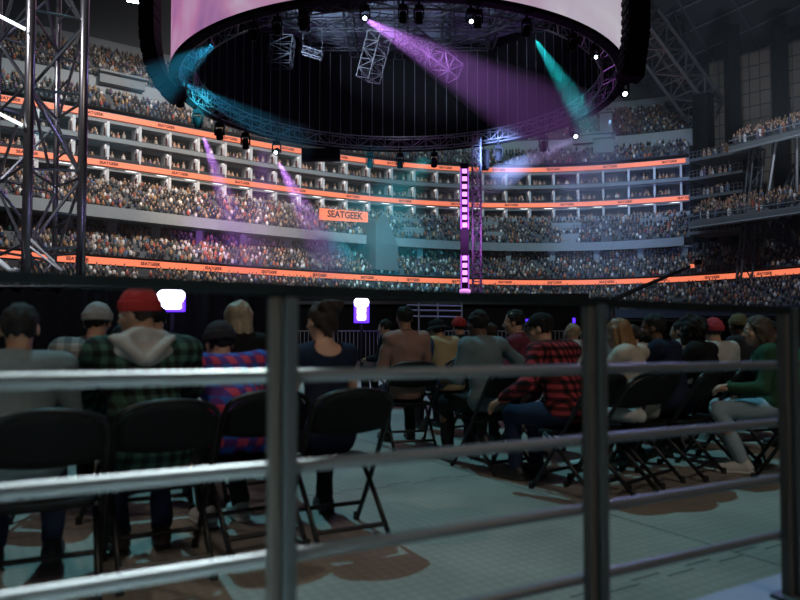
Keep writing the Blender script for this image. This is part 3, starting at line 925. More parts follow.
# stacked concourse decks
for k, (y, y2) in enumerate(((160, 150), (177, 172), (195, 193), (212, 211), (231, 229))):
    a, b = at(689, y, 104), at(742, y2 - 2, 98)
    root = empty('concourse_deck', (a + b) / 2, math.atan2(b.y - a.y, b.x - a.x))
    L_ = (b - a).length
    MB().box((0, 3, -0.25), (L_, 6, 0.45)).build('deck_slab', M['dconcrete'], root)
    pm = MB()
    for i in range(14):
        u = -L_ / 2 + L_ * i / 13
        pm.tube([(u, 0.1, 0), (u, 0.1, 1.0)], 0.035, 4)
    for z in (0.5, 1.0):
        pm.tube([(-L_ / 2, 0.1, z), (L_ / 2, 0.1, z)], 0.05, 4)
    pm.build('deck_railing', M['steel'], root)
    cm = MB()
    for u in (-L_ / 2 + 0.4, L_ / 6, L_ / 2 - 0.4):
        cm.box((u, 5.4, 1.2), (0.5, 0.5, 2.6))
    cm.box((0, 6.2, 1.2), (L_, 0.2, 2.6))
    cm.build('deck_columns', M['dark'], root)
    v, f, c = guests(10, 40 + k, 6.0)
    g = tinted('guests', v, f, c, root); g['kind'] = 'stuff'; g.scale = (1.0, 0.8, 1.0)
    tag(root, 'dim open concourse deck at the right end of the suites, %s from the top' % ('first', 'second', 'third', 'fourth', 'fifth')[k], 'concourse deck', 'concourse decks at the right end')
# two sloping stands with standing crowd
def end_deck(name, label, p0, p1, depth, rise, seed, n):
    d = (p1 - p0); L_ = Vector((d.x, d.y)).length
    root = empty(name, p0, math.atan2(d.y, d.x))
    sl = d.z / L_
    mbd = MB()
    mbd.add([(0, 0, -0.9), (L_, 0, -0.9 + d.z), (L_, depth, rise - 0.9 + d.z), (0, depth, rise - 0.9), (0, 0, 0), (L_, 0, d.z), (L_, depth, rise + d.z), (0, depth, rise)],
            [(0, 3, 2, 1), (4, 5, 6, 7), (0, 1, 5, 4), (1, 2, 6, 5), (2, 3, 7, 6), (3, 0, 4, 7)])
    mbd.build('deck_slab', M['dconcrete'], root)
    MB().tube([(0, 0.05, 0.85), (L_, 0.05, 0.85 + d.z)], 0.06, 4).tube([(0, -0.1, -0.75), (L_, -0.1, -0.75 + d.z)], 0.16, 4).build('edge_rail', M['slab'], root)
    r = random.Random(seed)
    vs_, fs_, cs = [], [], []
    for k in range(n):
        u, w = r.uniform(0.2, L_ - 0.2), r.uniform(0.5, depth - 0.3)
        m_ = MB(); mini_person(m_, u, w, rise * w / depth + sl * u, 1.0, r.choice((1.3, 1.7, 1.8)))
        n0 = len(vs_); vs_ += m_.v; fs_ += [tuple(i + n0 for i in f) for f in m_.f]
        c = PAL[int(RNG.choice(len(PAL), p=PW))]
        for i in range(len(m_.v)):
            cs.append((*(c if i < 18 else SKIN[k % 4] if i < 30 else HAIRP[k % 4]), 1))
    g = tinted('crowd', vs_, fs_, cs, root); g['kind'] = 'stuff'
    return tag(root, label, 'stand', None)
end_deck('standing_deck', 'upper sloping crowd deck at the far right, by the glazed wall', at(729, 147, 96), at(822, 124, 88), 5, 2.6, 3, 150)
end_deck('standing_deck', 'lower sloping crowd deck at the far right, packed with pale dressed people', at(690, 223, 96), at(822, 204, 86), 5, 2.8, 5, 230)
lamp('SPOT', (30, 62, 42), (50, 92, 24), 5000, (1.0, 0.92, 0.85), spot_size=R(30), spot_blend=0.7, shadow_soft_size=1.0)
# glazed end wall with mullions
a, b = at(712, 262, 118), at(850, 262, 104)
d = b - a; L_ = Vector((d.x, d.y)).length
gw = empty('glazed_wall', (a.x, a.y, 0), math.atan2(d.y, d.x))
gw['kind'] = 'structure'
MB().box((L_ / 2, 0.2, 24), (L_, 0.2, 44)).build('translucent_panels', M['glasswall'], gw)
mb = MB()
for i in range(int(L_ / 1.6) + 1):
    mb.box((i * 1.6, 0, 24), (0.10, 0.2, 44))
for z in np.arange(4, 46, 2.2):
    mb.box((L_ / 2, 0, z), (L_, 0.2, 0.10))
mb.build('mullions', M['dsteel'], gw)
for x in (755, 806):
    p = at(x, 260, 102)
    q = MB().box((0, 0, 24), (1.8, 1.6, 48)).build('wall_column', M['black'])
    q.location = (p.x, p.y + 6, 0); q['kind'] = 'structure'
for (x0, y0, x1, y1, Y) in ((742, 300, 757, 150, 97), (775, 240, 800, 165, 97), (755, 225, 730, 160, 104), (800, 255, 772, 215, 101)):
    truss('steel_strut', {742: 'leaning dark steel lattice strut beside the upper crowd deck', 775: 'steep dark lattice strut at the far right edge', 755: 'dark lattice strut behind the concourse decks', 800: 'lowest dark lattice strut under the right crowd deck'}[x0], 'steel strut', at(x0, y0, Y), at(x1, y1, Y), 1.5, 1.3, 8, M['dsteel'], 0.16, 0.10)
p0, p1 = at(766, 210, 94), at(776, 142, 94)
tag(MB().tube([p0, p1], 0.28, 8).build('steel_prop', M['steel']), 'pale slanting steel prop between the two right-hand crowd decks', 'steel prop')
p0, p1 = at(797, 205, 92), at(797, 138, 92)
tag(MB().tube([p0, p1], 0.25, 8).build('steel_prop', M['steel']), 'upright pale steel prop at the far right under the upper crowd deck', 'steel prop')
# small white roof lamps top left
for k, x in enumerate((129, 133, 137, 142)):
    o = MB().lathe([(0.12, 0.2), (0.28, 0.0), (0.25, -0.08)], 10, Matrix.Translation(at(x, 1 + 0.6 * k, 92))).build('roof_floodlight', glow)
    tag(o, 'tiny white floodlight in a row under the roof above the upper left stand', 'floodlight', 'floodlights under the roof')

# ------------------------------------------------------------------ stage and things between the audience and the stands
stg = empty('stage', (-6.2, 40, 0))
tag(stg, 'large black draped stage block standing behind the seated audience', 'stage')
MB().box((0, 0, 1.0), (24.6, 33, 2.1)).build('stage_body', M['black'], stg)
MB().box((0, 0, 2.15), (25.0, 33.4, 0.2)).build('stage_deck', M['blacksheen'], stg)
MB().box((0, -16.72, 1.95), (25.0, 0.05, 0.12)).build('edge_trim', M['dsteel'], stg)
# black risers further right, behind the audience
for k, (x0, x1, Y, yt) in enumerate(((585, 700, 30, 318), (700, 860, 34, 316))):
    a, b = at(x0, yt, Y), at(x1, yt, Y)
    rs = empty('equipment_riser', ((a.x + b.x) / 2, Y, 0))
    h = a.z
    MB().box((0, 1, h / 2), (b.x - a.x, 2, h)).build('riser_body', M['black'], rs)
    MB().box((0, -0.02, h - 0.1), (b.x - a.x, 0.06, 0.1)).build('edge_trim', M['dsteel'], rs)
    tag(rs, ('black equipment riser behind the long haired woman', 'black equipment riser behind the red beanie at the far right')[k], 'riser')
# steel crowd barriers in front of the stage
BX = 0
def barrier():
    root = empty('crowd_barrier')
    m_ = MB()
    m_.tube([(-0.6, 0, 0.05), (-0.6, 0, 1.05), (0.6, 0, 1.05), (0.6, 0, 0.05)], 0.02, 6)
    m_.build('frame', M['steel2'], root)
    m_ = MB()
    for i in range(11):
        m_.tube([(-0.5 + 0.1 * i, 0, 0.12), (-0.5 + 0.1 * i, 0, 1.04)], 0.009, 5)
    m_.tube([(-0.6, 0, 0.12), (0.6, 0, 0.12)], 0.014, 5)
    m_.build('bars', M['steel2'], root)
    MB().box((0, 0.35, 0.03), (1.2, 0.7, 0.03)).build('foot_plate', M['dsteel'], root)
    for sx in (-0.5, 0.5):
        MB().tube([(sx, 0, 0.9), (sx, 0.6, 0.05)], 0.02, 5).build('brace', M['dsteel'], root)
    return root
bp = None
for k in range(12):
    o = bp or barrier()
    if bp: o = copy_tree(bp)
    else: bp = o
    o.location = (-8.6 + 1.24 * k, 17.6, 0)
    tag(o, 'steel crowd barrier with thin upright bars, %s from the tower end of its line' % nth(k + 1), 'barrier', 'crowd barriers in front of the stage')
# black drape wall between the seats and the near tower
dw = empty('drape_wall', (-6.35, 12.0, 0))
tag(dw, 'long black drape wall behind the nearest row, below the lattice tower', 'drape')
vs_, fs_ = [], []
nx = 120
for i in range(nx + 1):
    x = -4.4 + 8.8 * i / nx
    y = 0.05 * math.sin(i * 1.35) + 0.02 * math.sin(i * 0.6)
    vs_ += [(x, y, 0.0), (x, y * 0.6, 1.84), (x, y + 0.04, 0.0), (x, y * 0.6 + 0.04, 1.84)]
for i in range(nx):
    a, b = 4 * i, 4 * i + 4
    fs_ += [(a, b, b + 1, a + 1), (a + 2, a + 3, b + 3, b + 2), (a + 1, b + 1, b + 3, a + 3)]
mesh_obj('drape', vs_, fs_, mat('black_velvet', (0.0025, 0.0025, 0.003), 0.95, scale=5, spec=0.03), dw, True)
MB().tube([(-4.4, 0, 1.86), (4.4, 0, 1.86)], 0.025, 6).build('top_pipe', M['dsteel'], dw)
for x in (-4.35, -1.5, 1.5, 4.35):
    MB().tube([(x, 0.12, 0), (x, 0.12, 1.86)], 0.025, 6).lathe([(0.2, 0), (0.2, 0.02)], 12, Matrix.Translation((x, 0.15, 0))).build('pipe_stand', M['dsteel'], dw)
# violet stage lamps on the stage lip
vcore = emission('violet_white_lamp', (0.80, 0.74, 1.0), 9.0)
vhalo = emission('violet_lamp_halo', (0.09, 0.02, 1.0), 2.2)
for (x, y, bw, bh, cw, LY, lab) in ((171, 303.5, 0.50, 0.27, 0.68, 11.4, 'wide glowing violet stage lamp with a broad cap, behind the red beanie man'), (361.5, 312, 0.21, 0.40, 0.36, 17.2, 'narrow glowing violet stage lamp beside the woman in navy')):
    ls = LY / 17.2
    bw, bh, cw = bw * ls, bh * ls, cw * ls
    p = at(x, y, LY)
    rt = empty('stage_lamp', (p.x, p.y, 0))
    MB().box((0, 0, p.z), (bw, 0.10, bh)).build('lamp_body', vcore, rt, bevel=0.03)
    MB().lathe([(cw * 0.42, -0.06), (cw * 0.5, 0.0), (cw * 0.5, 0.08), (cw * 0.38, 0.13)], 16, Matrix.Translation((0, 0, p.z + bh / 2)) @ Matrix.Diagonal((1, 0.4, 1, 1))).build('lamp_cap', vcore, rt)
    MB().box((0, 0.05, p.z), (bw + 0.17 * ls, 0.05, bh + 0.14 * ls)).build('violet_lamp_halo', vhalo, rt, bevel=0.02)  # lens halo round the lamp, put in as a glowing panel
    MB().tube([(0, 0.1, 0), (0, 0.1, p.z - bh / 2)], 0.04, 8).lathe([(0.22, 0.0), (0.2, 0.04)], 12).build('stand', M['black'], rt)
    tag(rt, lab, 'stage light')
    lamp('POINT', (p.x, p.y - 0.35, p.z), (0, 0, 0), 14, (0.35, 0.2, 1.0), shadow_soft_size=0.2)
for (x, y0, y1, Y) in ((527, 319, 327, 16), (574, 318, 323, 16)):
    p, q = at(x, y0, Y), at(x, y1, Y)
    rt = MB().box(((p.x + q.x) / 2, Y, (p.z + q.z) / 2), (0.05, 0.05, p.z - q.z)).build('stage_lamp', vhalo)
    MB().tube([(p.x, Y + 0.06, 0), (p.x, Y + 0.06, p.z)], 0.025, 5).build('lamp_stand', M['black'], rt)
    tag(rt, {527: 'tiny upright violet lamp behind the man in maroon', 574: 'tiny violet lamp behind the black capped man'}[x], 'stage light')
# handrail of the stage steps
rt = empty('stage_handrail', (0, 0, 0))
m_ = MB()
for y in (305, 310, 316):
    m_.tube([at(407, y, 16.5), at(462, y + 1, 16.5)], 0.022, 6)
for x in (419, 438, 462):
    p = at(x, 303, 16.5); m_.tube([p, (p.x, p.y, 0)], 0.022, 6)
m_.build('rails', M['steel'], rt)
tag(rt, 'three bar steel handrail of the stage steps behind the seated audience', 'handrail')
lamp('SPOT', (2, 12, 6), (1.0, 16.5, 1.4), 220, (0.25, 0.3, 1.0), spot_size=R(40), spot_blend=0.6, shadow_soft_size=0.2)
# camera boom over the field
rt = empty('camera_crane', (at(600, 312, 24).x, 24, 0))
o_ = -Vector(rt.location)
MB().tube([at(612, 300, 24) + o_, at(698, 263, 24) + o_], [0.085, 0.04], 8).build('boom', M['dsteel'], rt)
p = at(612, 300, 24) + o_
MB().tube([p, (p.x, p.y, 0)], 0.10, 8).box((p.x - 0.4, p.y, p.z - 0.1), (0.5, 0.3, 0.4)).build('post', M['dsteel'], rt)
p = at(692, 266, 24) + o_
MB().box(p, (0.12, 0.1, 0.12)).build('tally_lamp', M['orange'], rt)
MB().box(at(698, 262, 24) + o_, (0.2, 0.2, 0.16)).build('camera_head', M['black'], rt, bevel=0.03)
tag(rt, 'dark camera crane boom rising over the right-hand field seats', 'camera crane')

# ------------------------------------------------------------------ light beams hanging in the stage haze
def haze_material(density, col):
    m = bpy.data.materials.new('stage_haze')
    m.use_nodes = True
    nt = m.node_tree
    nt.nodes.clear()
    out = nt.nodes.new('ShaderNodeOutputMaterial')
    v = nt.nodes.new('ShaderNodeVolumeScatter')
    v.inputs['Color'].default_value = rgba(col)
    v.inputs['Density'].default_value = density
    v.inputs['Anisotropy'].default_value = 0.0
    nt.links.new(v.outputs[0], out.inputs['Volume'])
    return m
HZ = haze_material(0.06, (0.9, 0.9, 0.9))
def beam(p0, p1, r0, r1, color, energy, label, hm=None):
    p0, p1 = Vector(p0), Vector(p1)
    t = (p1 - p0)
    rot = t.to_track_quat('Z', 'Y').to_matrix().to_4x4()
    L_ = t.length
    o = MB().lathe([(r0, 0.0), (r0 + (r1 - r0) * 0.5, L_ * 0.5), (r1, L_)], 24, Matrix.Translation(p0) @ rot).build('haze_beam', hm or HZ)
    tag(o, label, 'light beam', None, 'stuff')
    half = math.atan2(r1, L_ + r0 * L_ / max(1e-3, (r1 - r0)))
    ap = p0 - t.normalized() * (r0 * L_ / (r1 - r0))
    lamp('SPOT', ap, p1, energy, color, spot_size=2 * half * 1.02, spot_blend=0.9, shadow_soft_size=0.02)
BLUE, VIO, TEAL = (0.02, 0.46, 0.80), (0.62, 0.25, 1.0), (0.02, 0.75, 0.80)
beam(at(183, 83, 36.5), at(304, 147, 31), 0.10, 1.0, BLUE, 12000, 'blue beam slanting down from the lamp at the left end of the ring')
beam(at(212, 46, 31), at(138, 98, 30), 0.12, 1.5, BLUE, 2500, 'blue beam falling left from the ring truss onto the left speaker column')
beam(at(368, 21, 31.5), at(600, 150, 46), 0.12, 3.5, VIO, 18000, 'violet beam crossing the black inner panels of the ring')
beam(at(536, 41, 43), at(606, 150, 47), 0.12, 1.5, TEAL, 14000, 'teal beam falling across the right inner panels of the ring')
beam(at(574, 138, 49), at(450, 205, 60), 0.12, 2.0, (0.6, 0.45, 1.0), 9000, 'pale violet beam from the far rim towards the light column')
beam(at(204, 138, 50), at(250, 270, 66), 0.12, 2.2, VIO, 26000, 'violet beam falling over the left middle stand')
beam(at(279, 163, 53), at(335, 270, 70), 0.12, 2.6, VIO, 26000, 'violet beam falling over the stand beside the orange sign')
beam(at(425, 160, 55), at(360, 262, 75), 0.5, 7.0, TEAL, 16000, 'wide soft teal beam over the corner of the stands', haze_material(0.006, (0.9, 0.9, 0.9)))

beam(at(262, 150, 54), at(285, 255, 88), 0.4, 6.0, VIO, 14000, 'wide soft violet beam over the middle stand', haze_material(0.006, (0.9, 0.9, 0.9)))
beam(at(610, 128, 48), at(600, 235, 104), 0.4, 9.0, (0.25, 0.55, 1.0), 22000, 'wide soft blue beam over the stands beyond the light column', haze_material(0.004, (0.9, 0.9, 0.9)))

hb = MB().box((0, 92, 20), (130, 56, 36)).build('stadium_haze', haze_material(0.0009, (0.9, 0.95, 1.0)))
tag(hb, 'thin bluish show haze hanging in front of the stands', 'haze', None, 'stuff')
# ------------------------------------------------------------------ rail in front of the camera
rail = empty('steel_railing', tuple(rail_pt(0, KERB_Z)))
tag(rail, 'long steel guard rail with flat posts and five round bars close to the camera', 'railing')
ro = -Vector(rail.location)
railm = mat('brushed_rail_steel', (0.135, 0.14, 0.145), 0.45, 0.15, scale=30, var=0.08)
railp = mat('painted_post_steel', (0.075, 0.085, 0.09), 0.5, 0.3, scale=20, var=0.1)
S0, S1 = -1.15, 4.2
SLOPE = -0.0155
flange = mat('brown_flange_steel', (0.11, 0.095, 0.085), 0.5, 0.3, scale=20)  # flange strip browner than the post beside it
ZB_ = [1.0855, 0.880, 0.682, 0.484]
for z in ZB_:
    MB().tube([rail_pt(S0, z + SLOPE * S0, 0.03) + ro, rail_pt(S1, z + SLOPE * S1, 0.03) + ro], 0.0155, 14).build('round_bar', railm, rail, smooth=True)
mb = MB()
mb.box(rail_pt((S0 + S1) / 2, 1.280 + SLOPE * (S0 + S1) / 2, 0.0) + ro, (S1 - S0, 0.045, 0.026), Matrix.Rotation(R(30), 4, 'Z') @ Matrix.Rotation(math.atan(-SLOPE), 4, 'Y'))
mb.build('handrail', mat('dark_handrail', (0.012, 0.015, 0.017), 0.85, 0.0, scale=20, spec=0.05), rail)
for s in (-0.945, 0.0, 0.945, 1.89, 2.835):
    mb = MB()
    mb.box(rail_pt(s + 0.010, 0.75, -0.012) + ro, (0.030, 0.05, 1.02), Matrix.Rotation(R(30), 4, 'Z'))
    mb.build('post', railp, rail, bevel=0.004)
    MB().box(rail_pt(s - 0.020, 0.75, -0.004) + ro, (0.022, 0.035, 1.02), Matrix.Rotation(R(30), 4, 'Z')).build('post_flange', flange, rail, bevel=0.003)
    MB().box(rail_pt(s, KERB_Z + 0.008, -0.01) + ro, (0.12, 0.10, 0.016), Matrix.Rotation(R(30), 4, 'Z')).build('base_plate', railp, rail, bevel=0.003)

# ------------------------------------------------------------------ folding chairs
SEATM = mat('black_chair_seat', (0.007, 0.007, 0.008), 0.75, scale=14, spec=0.2)
FOOTM = mat('rubber_foot', (0.02, 0.02, 0.02), 0.8)
def grid_panel(mb, nx, nz, fn, th):
    """Curved panel from fn(u, v) -> point, thickened along its local -y."""
    pts = [[Vector(fn(i / nx, j / nz)) for i in range(nx + 1)] for j in range(nz + 1)]
    vs_, fs_ = [], []
    W = nx + 1
    for off in (0, th):
        for row in pts:
            vs_ += [p + Vector((0, -off, 0)) if th > 0 else p for p in row]
    n = W * (nz + 1)
    for j in range(nz):
        for i in range(nx):
            a = j * W + i
            fs_.append((a, a + 1, a + 1 + W, a + W))
            fs_.append((n + a, n + a + W, n + a + 1 + W, n + a + 1))
    for i in range(nx):
        fs_.append((i, n + i, n + i + 1, i + 1)); a = nz * W + i
        fs_.append((a, a + 1, n + a + 1, n + a))
    for j in range(nz):
        a = j * W
        fs_.append((a, a + W, n + a + W, n + a)); a = j * W + nx
        fs_.append((a, n + a, n + a + W, a + W))
    mb.add(vs_, fs_)
    return mb
def make_chair():
    """Black steel folding chair facing +y: bent tube frame from the front feet to the back, crossing legs, cross bars."""
    root = empty('folding_chair')
    def fr(s, z):
        # front leg / back upright line: front foot y=.24 at z=0 leaning back to y=-.28 at z=.80
        return Vector((s * 0.222, 0.24 - 0.52 * (z / 0.80) ** 0.94, z))
    arc_ = []
    for k in range(13):
        a = math.pi * k / 12
        arc_.append((0.222 * math.cos(a), 0.70 + 0.10 * math.sin(a) ** 0.7))
    pts = [fr(1, z) for z in (0.015, 0.15, 0.3, 0.45, 0.58, 0.70)]
    pts += [Vector((x, 0.24 - 0.52 * (z / 0.80) ** 0.94, z)) for x, z in arc_[1:-1]]
    pts += [fr(-1, z) for z in (0.70, 0.58, 0.45, 0.3, 0.15, 0.015)]
    MB().tube(pts, 0.0145, 8).build('main_frame', M['blacksheen'], root, smooth=True)
    for s in (1, -1):
        MB().tube([(s * 0.20, 0.14, 0.395), (s * 0.20, -0.05, 0.23), (s * 0.20, -0.27, 0.015)], 0.0145, 8).build('rear_leg', M['blacksheen'], root, smooth=True)
        MB().tube([(s * 0.19, -0.14, 0.40), (s * 0.21, -0.02, 0.38)], 0.009, 6).build('hinge_link', M['blacksheen'], root)
        for p in ((s * 0.222, 0.24, 0.0), (s * 0.20, -0.275, 0.0)):
            MB().lathe([(0.019, 0.0), (0.019, 0.035), (0.014, 0.045)], 10, Matrix.Translation(p)).build('rubber_foot', FOOTM, root)
    MB().tube([fr(1, 0.12), fr(-1, 0.12)], 0.013, 6).build('front_cross_bar', M['blacksheen'], root)
    MB().tube([(0.20, -0.20, 0.085), (-0.20, -0.20, 0.085)], 0.013, 6).build('rear_cross_bar', M['blacksheen'], root)
    mb = MB()
    def seat(u, v):
        x = (u - 0.5) * 2; y = (v - 0.5) * 2
        w = 0.20 - 0.012 * max(0, -y)
        r = 1 - 0.10 * abs(x) ** 6 * abs(y) ** 2
        return (x * w * r, 0.02 + y * 0.20 * (1 - 0.06 * abs(x) ** 4), 0.418 + 0.012 * (y * y) * (1 if y < 0 else -0.8) - 0.012 * (1 - x * x) * (1 - y * y))
    pts = [[Vector(seat(i / 8, j / 8)) for i in range(9)] for j in range(9)]
    vs_ = [p for row in pts for p in row] + [p - Vector((0, 0, 0.034)) for row in pts for p in row]
    fs_ = []
    for j in range(8):
        for i in range(8):
            a = j * 9 + i
            fs_ += [(a, a + 1, a + 10, a + 9), (81 + a, 81 + a + 9, 81 + a + 10, 81 + a + 1)]
    for i in range(8):
        for a, b in ((i, i + 1), (72 + i + 1, 72 + i), ((i + 1) * 9, i * 9), (i * 9 + 8, (i + 1) * 9 + 8)):
            fs_.append((b, a, a + 81, b + 81))
    mesh_obj('seat', vs_, fs_, SEATM, root, True)
    def back(u, v):
        x = (u - 0.5) * 2
        top = 0.70 + 0.095 * max(0.0, 1 - abs(x) ** 2.6) ** 0.7
        z = 0.565 + (top - 0.565) * v + 0.02 * (x * x) * (1 - v)
        y = 0.24 - 0.52 * (z / 0.80) ** 0.94 - 0.028 * (1 - x * x) - 0.004
        return (x * 0.213, y, z)
    grid_panel(mb, 12, 6, back, 0.016)
    mb.build('backrest', SEATM, root, smooth=True)
    return root
chair0, chair_n = make_chair(), 0
def place_chair(x, Y, yaw, label, dz=0):
    """Chair whose seat centre stands at picture column x and depth Y; yaw turns its front (+y) to the left."""
    global chair_n
    o = chair0 if chair_n == 0 else copy_tree(chair0)
    chair_n += 1
    o.location = (gx(x, Y, 430), Y, 0)
    o.rotation_euler = (0, 0, R(yaw))
    return tag(o, label, 'chair', 'black folding chairs of the floor rows')

# ------------------------------------------------------------------ people: bodies and clothes grown from blended volumes
class Field:
    def __init__(s, lo, hi, h):
        s.lo, s.h = np.array(lo, float), h
        s.n = np.ceil((np.array(hi, float) - s.lo) / h).astype(int) + 1
        s.a = np.full(s.n, 0.12, np.float32)
    def sub(s, lo, hi):
        i0 = np.maximum(0, np.floor((np.array(lo) - s.lo) / s.h).astype(int))
        i1 = np.minimum(s.n, np.ceil((np.array(hi) - s.lo) / s.h).astype(int) + 1)
        if np.any(i1 <= i0):
            return None, None
        sl = tuple(slice(a, b) for a, b in zip(i0, i1))
        g = [s.lo[k] + s.h * np.arange(i0[k], i1[k], dtype=np.float32) for k in range(3)]
        return sl, (g[0][:, None, None], g[1][None, :, None], g[2][None, None, :])
    def merge(s, sl, d, k):
        b = s.a[sl]
        if k > 0:
            hh = np.clip(0.5 + 0.5 * (b - d) / k, 0, 1)
            s.a[sl] = b + (d - b) * hh - k * hh * (1 - hh)
        else:
            s.a[sl] = np.minimum(b, d)
    def cone(s, a, b, ra, rb, k=0.02, flat=None):
        """Tapered limb; flat = (axis vector, factor) squashes it across that axis."""
        a, b = np.array(a, float), np.array(b, float)
        m = max(ra, rb) + 0.06 + k
        sl, g = s.sub(np.minimum(a, b) - m, np.maximum(a, b) + m)
        if sl is None: return s
        ba = b - a
        px, py, pz = g[0] - a[0], g[1] - a[1], g[2] - a[2]
        t = np.clip((px * ba[0] + py * ba[1] + pz * ba[2]) / max(1e-9, ba.dot(ba)), 0, 1)
        dx, dy, dz = px - t * ba[0], py - t * ba[1], pz - t * ba[2]
        if flat is not None:
            ax, f = np.array(flat[0], float), flat[1]
            q = dx * ax[0] + dy * ax[1] + dz * ax[2]
            e = (1 / f - 1)
            dx, dy, dz = dx + q * e * ax[0], dy + q * e * ax[1], dz + q * e * ax[2]
        d = np.sqrt(dx * dx + dy * dy + dz * dz) - (ra + (rb - ra) * t)
        s.merge(sl, d, k)
        return s
    def ell(s, c, r, k=0.02, M=None, cut=False):
        c, r = np.array(c, float), np.array(r, float)
        m = r.max() + 0.06 + k
        sl, g = s.sub(c - m, c + m)
        if sl is None: return s
        px, py, pz = g[0] - c[0], g[1] - c[1], g[2] - c[2]
        if M is not None:
            Mi = np.array(M.to_3x3().transposed())
            px, py, pz = [Mi[i, 0] * px + Mi[i, 1] * py + Mi[i, 2] * pz for i in range(3)]
        k0 = np.sqrt((px / r[0]) ** 2 + (py / r[1]) ** 2 + (pz / r[2]) ** 2)
        k1 = np.sqrt((px / r[0] ** 2) ** 2 + (py / r[1] ** 2) ** 2 + (pz / r[2] ** 2) ** 2) + 1e-9
        d = k0 * (k0 - 1.0) / k1
        if cut:
            b = s.a[sl]
            hh = np.clip(0.5 - 0.5 * (b + d) / max(k, 1e-4), 0, 1)
            s.a[sl] = b + (-d - b) * hh + k * hh * (1 - hh)
        else:
            s.merge(sl, d, k)
        return s
    def plane(s, p, n, keep=True):
        """Cuts away what lies on the side n points to."""
        n = np.array(n, float); n /= np.linalg.norm(n)
        g = [s.lo[k] + s.h * np.arange(s.n[k], dtype=np.float32) for k in range(3)]
        d = (g[0][:, None, None] - p[0]) * n[0] + (g[1][None, :, None] - p[1]) * n[1] + (g[2][None, None, :] - p[2]) * n[2]
        s.a = np.maximum(s.a, d.astype(np.float32))
        return s
    def ripple(s, amp, freq, seed, stretch=(1, 1, 1)):
        r = np.random.default_rng(seed)
        g = [s.lo[k] + s.h * np.arange(s.n[k], dtype=np.float32) for k in range(3)]
        for i in range(5):
            v = r.normal(size=3) * np.array(stretch); v /= np.linalg.norm(v) + 1e-9
            v *= freq * (0.7 + 0.8 * r.random())
            s.a += (amp / 2.2 * np.sin(g[0][:, None, None] * v[0] + g[1][None, :, None] * v[1] + g[2][None, None, :] * v[2] + r.random() * 6.28)).astype(np.float32)
        return s
    def mesh(s, name, m, parent, smooth=True):
        a = np.pad(s.a, 1, constant_values=0.12)
        G = openvdb.FloatGrid(0.12); G.copyFromArray(np.ascontiguousarray(a))
        p, q = G.convertToQuads(0.0)
        p = (np.asarray(p, np.float64) - 1) * s.h + s.lo
        me = bpy.data.meshes.new(name)
        n, f = len(p), len(q)
        me.vertices.add(n); me.vertices.foreach_set('co', p.astype(np.float32).ravel())
        me.loops.add(4 * f); me.loops.foreach_set('vertex_index', np.asarray(q, np.int32).ravel())
        me.polygons.add(f)
        me.polygons.foreach_set('loop_start', (np.arange(f) * 4).astype(np.int32)); me.polygons.foreach_set('loop_total', np.full(f, 4, np.int32))
        me.polygons.foreach_set('use_smooth', [smooth] * f)
        me.materials.append(m)
        me.update(calc_edges=True); me.validate()
        return link(bpy.data.objects.new(name, me), parent)

def plaid(name, c0, c1, c2, period, line=None, lw=0.06, rough=0.85, rz=0.0):
    """Woven check: c0 ground, c1 where one stripe runs, c2 where both cross; optional thin overlines."""
    m, nt, b = nodes_of(name)
    N, L = nt.nodes, nt.links
    tc = N.new('ShaderNodeTexCoord')
    mp = N.new('ShaderNodeMapping'); mp.inputs['Rotation'].default_value = (0, 0, rz)
    L.new(tc.outputs['Object'], mp.inputs[0])
    sp = N.new('ShaderNodeSeparateXYZ'); L.new(mp.outputs[0], sp.inputs[0])
    ax = N.new('ShaderNodeMath'); ax.operation = 'MULTIPLY_ADD'; ax.inputs[1].default_value = 0.55
    L.new(sp.outputs[1], ax.inputs[0]); L.new(sp.outputs[0], ax.inputs[2])
    def stripe(sock, off, w):
        d = N.new('ShaderNodeMath'); d.operation = 'MULTIPLY_ADD'; d.inputs[1].default_value = 1 / period; d.inputs[2].default_value = off + 20
        L.new(sock, d.inputs[0])
        fr = N.new('ShaderNodeMath'); fr.operation = 'FRACT'; L.new(d.outputs[0], fr.inputs[0])
        lt = N.new('ShaderNodeMath'); lt.operation = 'LESS_THAN'; lt.inputs[1].default_value = w; L.new(fr.outputs[0], lt.inputs[0])
        return lt.outputs[0]
    sx, sz = stripe(ax.outputs[0], 0, 0.5), stripe(sp.outputs[2], 0.2, 0.5)
    s_ = N.new('ShaderNodeMath'); s_.operation = 'ADD'; L.new(sx, s_.inputs[0]); L.new(sz, s_.inputs[1])
    h_ = N.new('ShaderNodeMath'); h_.operation = 'MULTIPLY'; h_.inputs[1].default_value = 0.5; L.new(s_.outputs[0], h_.inputs[0])
    rp = N.new('ShaderNodeValToRGB')
    e = rp.color_ramp.elements
    e[0].position, e[0].color = 0.0, rgba(c0)
    e[1].position, e[1].color = 1.0, rgba(c2)
    x = e.new(0.5); x.color = rgba(c1)
    L.new(h_.outputs[0], rp.inputs[0])
    out = rp.outputs[0]
    if line:
        lx, lz = stripe(ax.outputs[0], 0.27, lw), stripe(sp.outputs[2], 0.45, lw)
        mxx = N.new('ShaderNodeMath'); mxx.operation = 'MAXIMUM'; L.new(lx, mxx.inputs[0]); L.new(lz, mxx.inputs[1])
        mm = N.new('ShaderNodeMix'); mm.data_type = 'RGBA'; L.new(mxx.outputs[0], mm.inputs[0]); L.new(out, mm.inputs[6]); mm.inputs[7].default_value = rgba(line)
        out = mm.outputs[2]
    L.new(out, b.inputs['Base Color'])
    b.inputs['Roughness'].default_value = rough
    b.inputs['Specular IOR Level'].default_value = 0.2
    return m
def cloth(name, c, var=0.15):
    return mat(name, c, 0.9, scale=40, var=var, bump=0.15, spec=0.2)
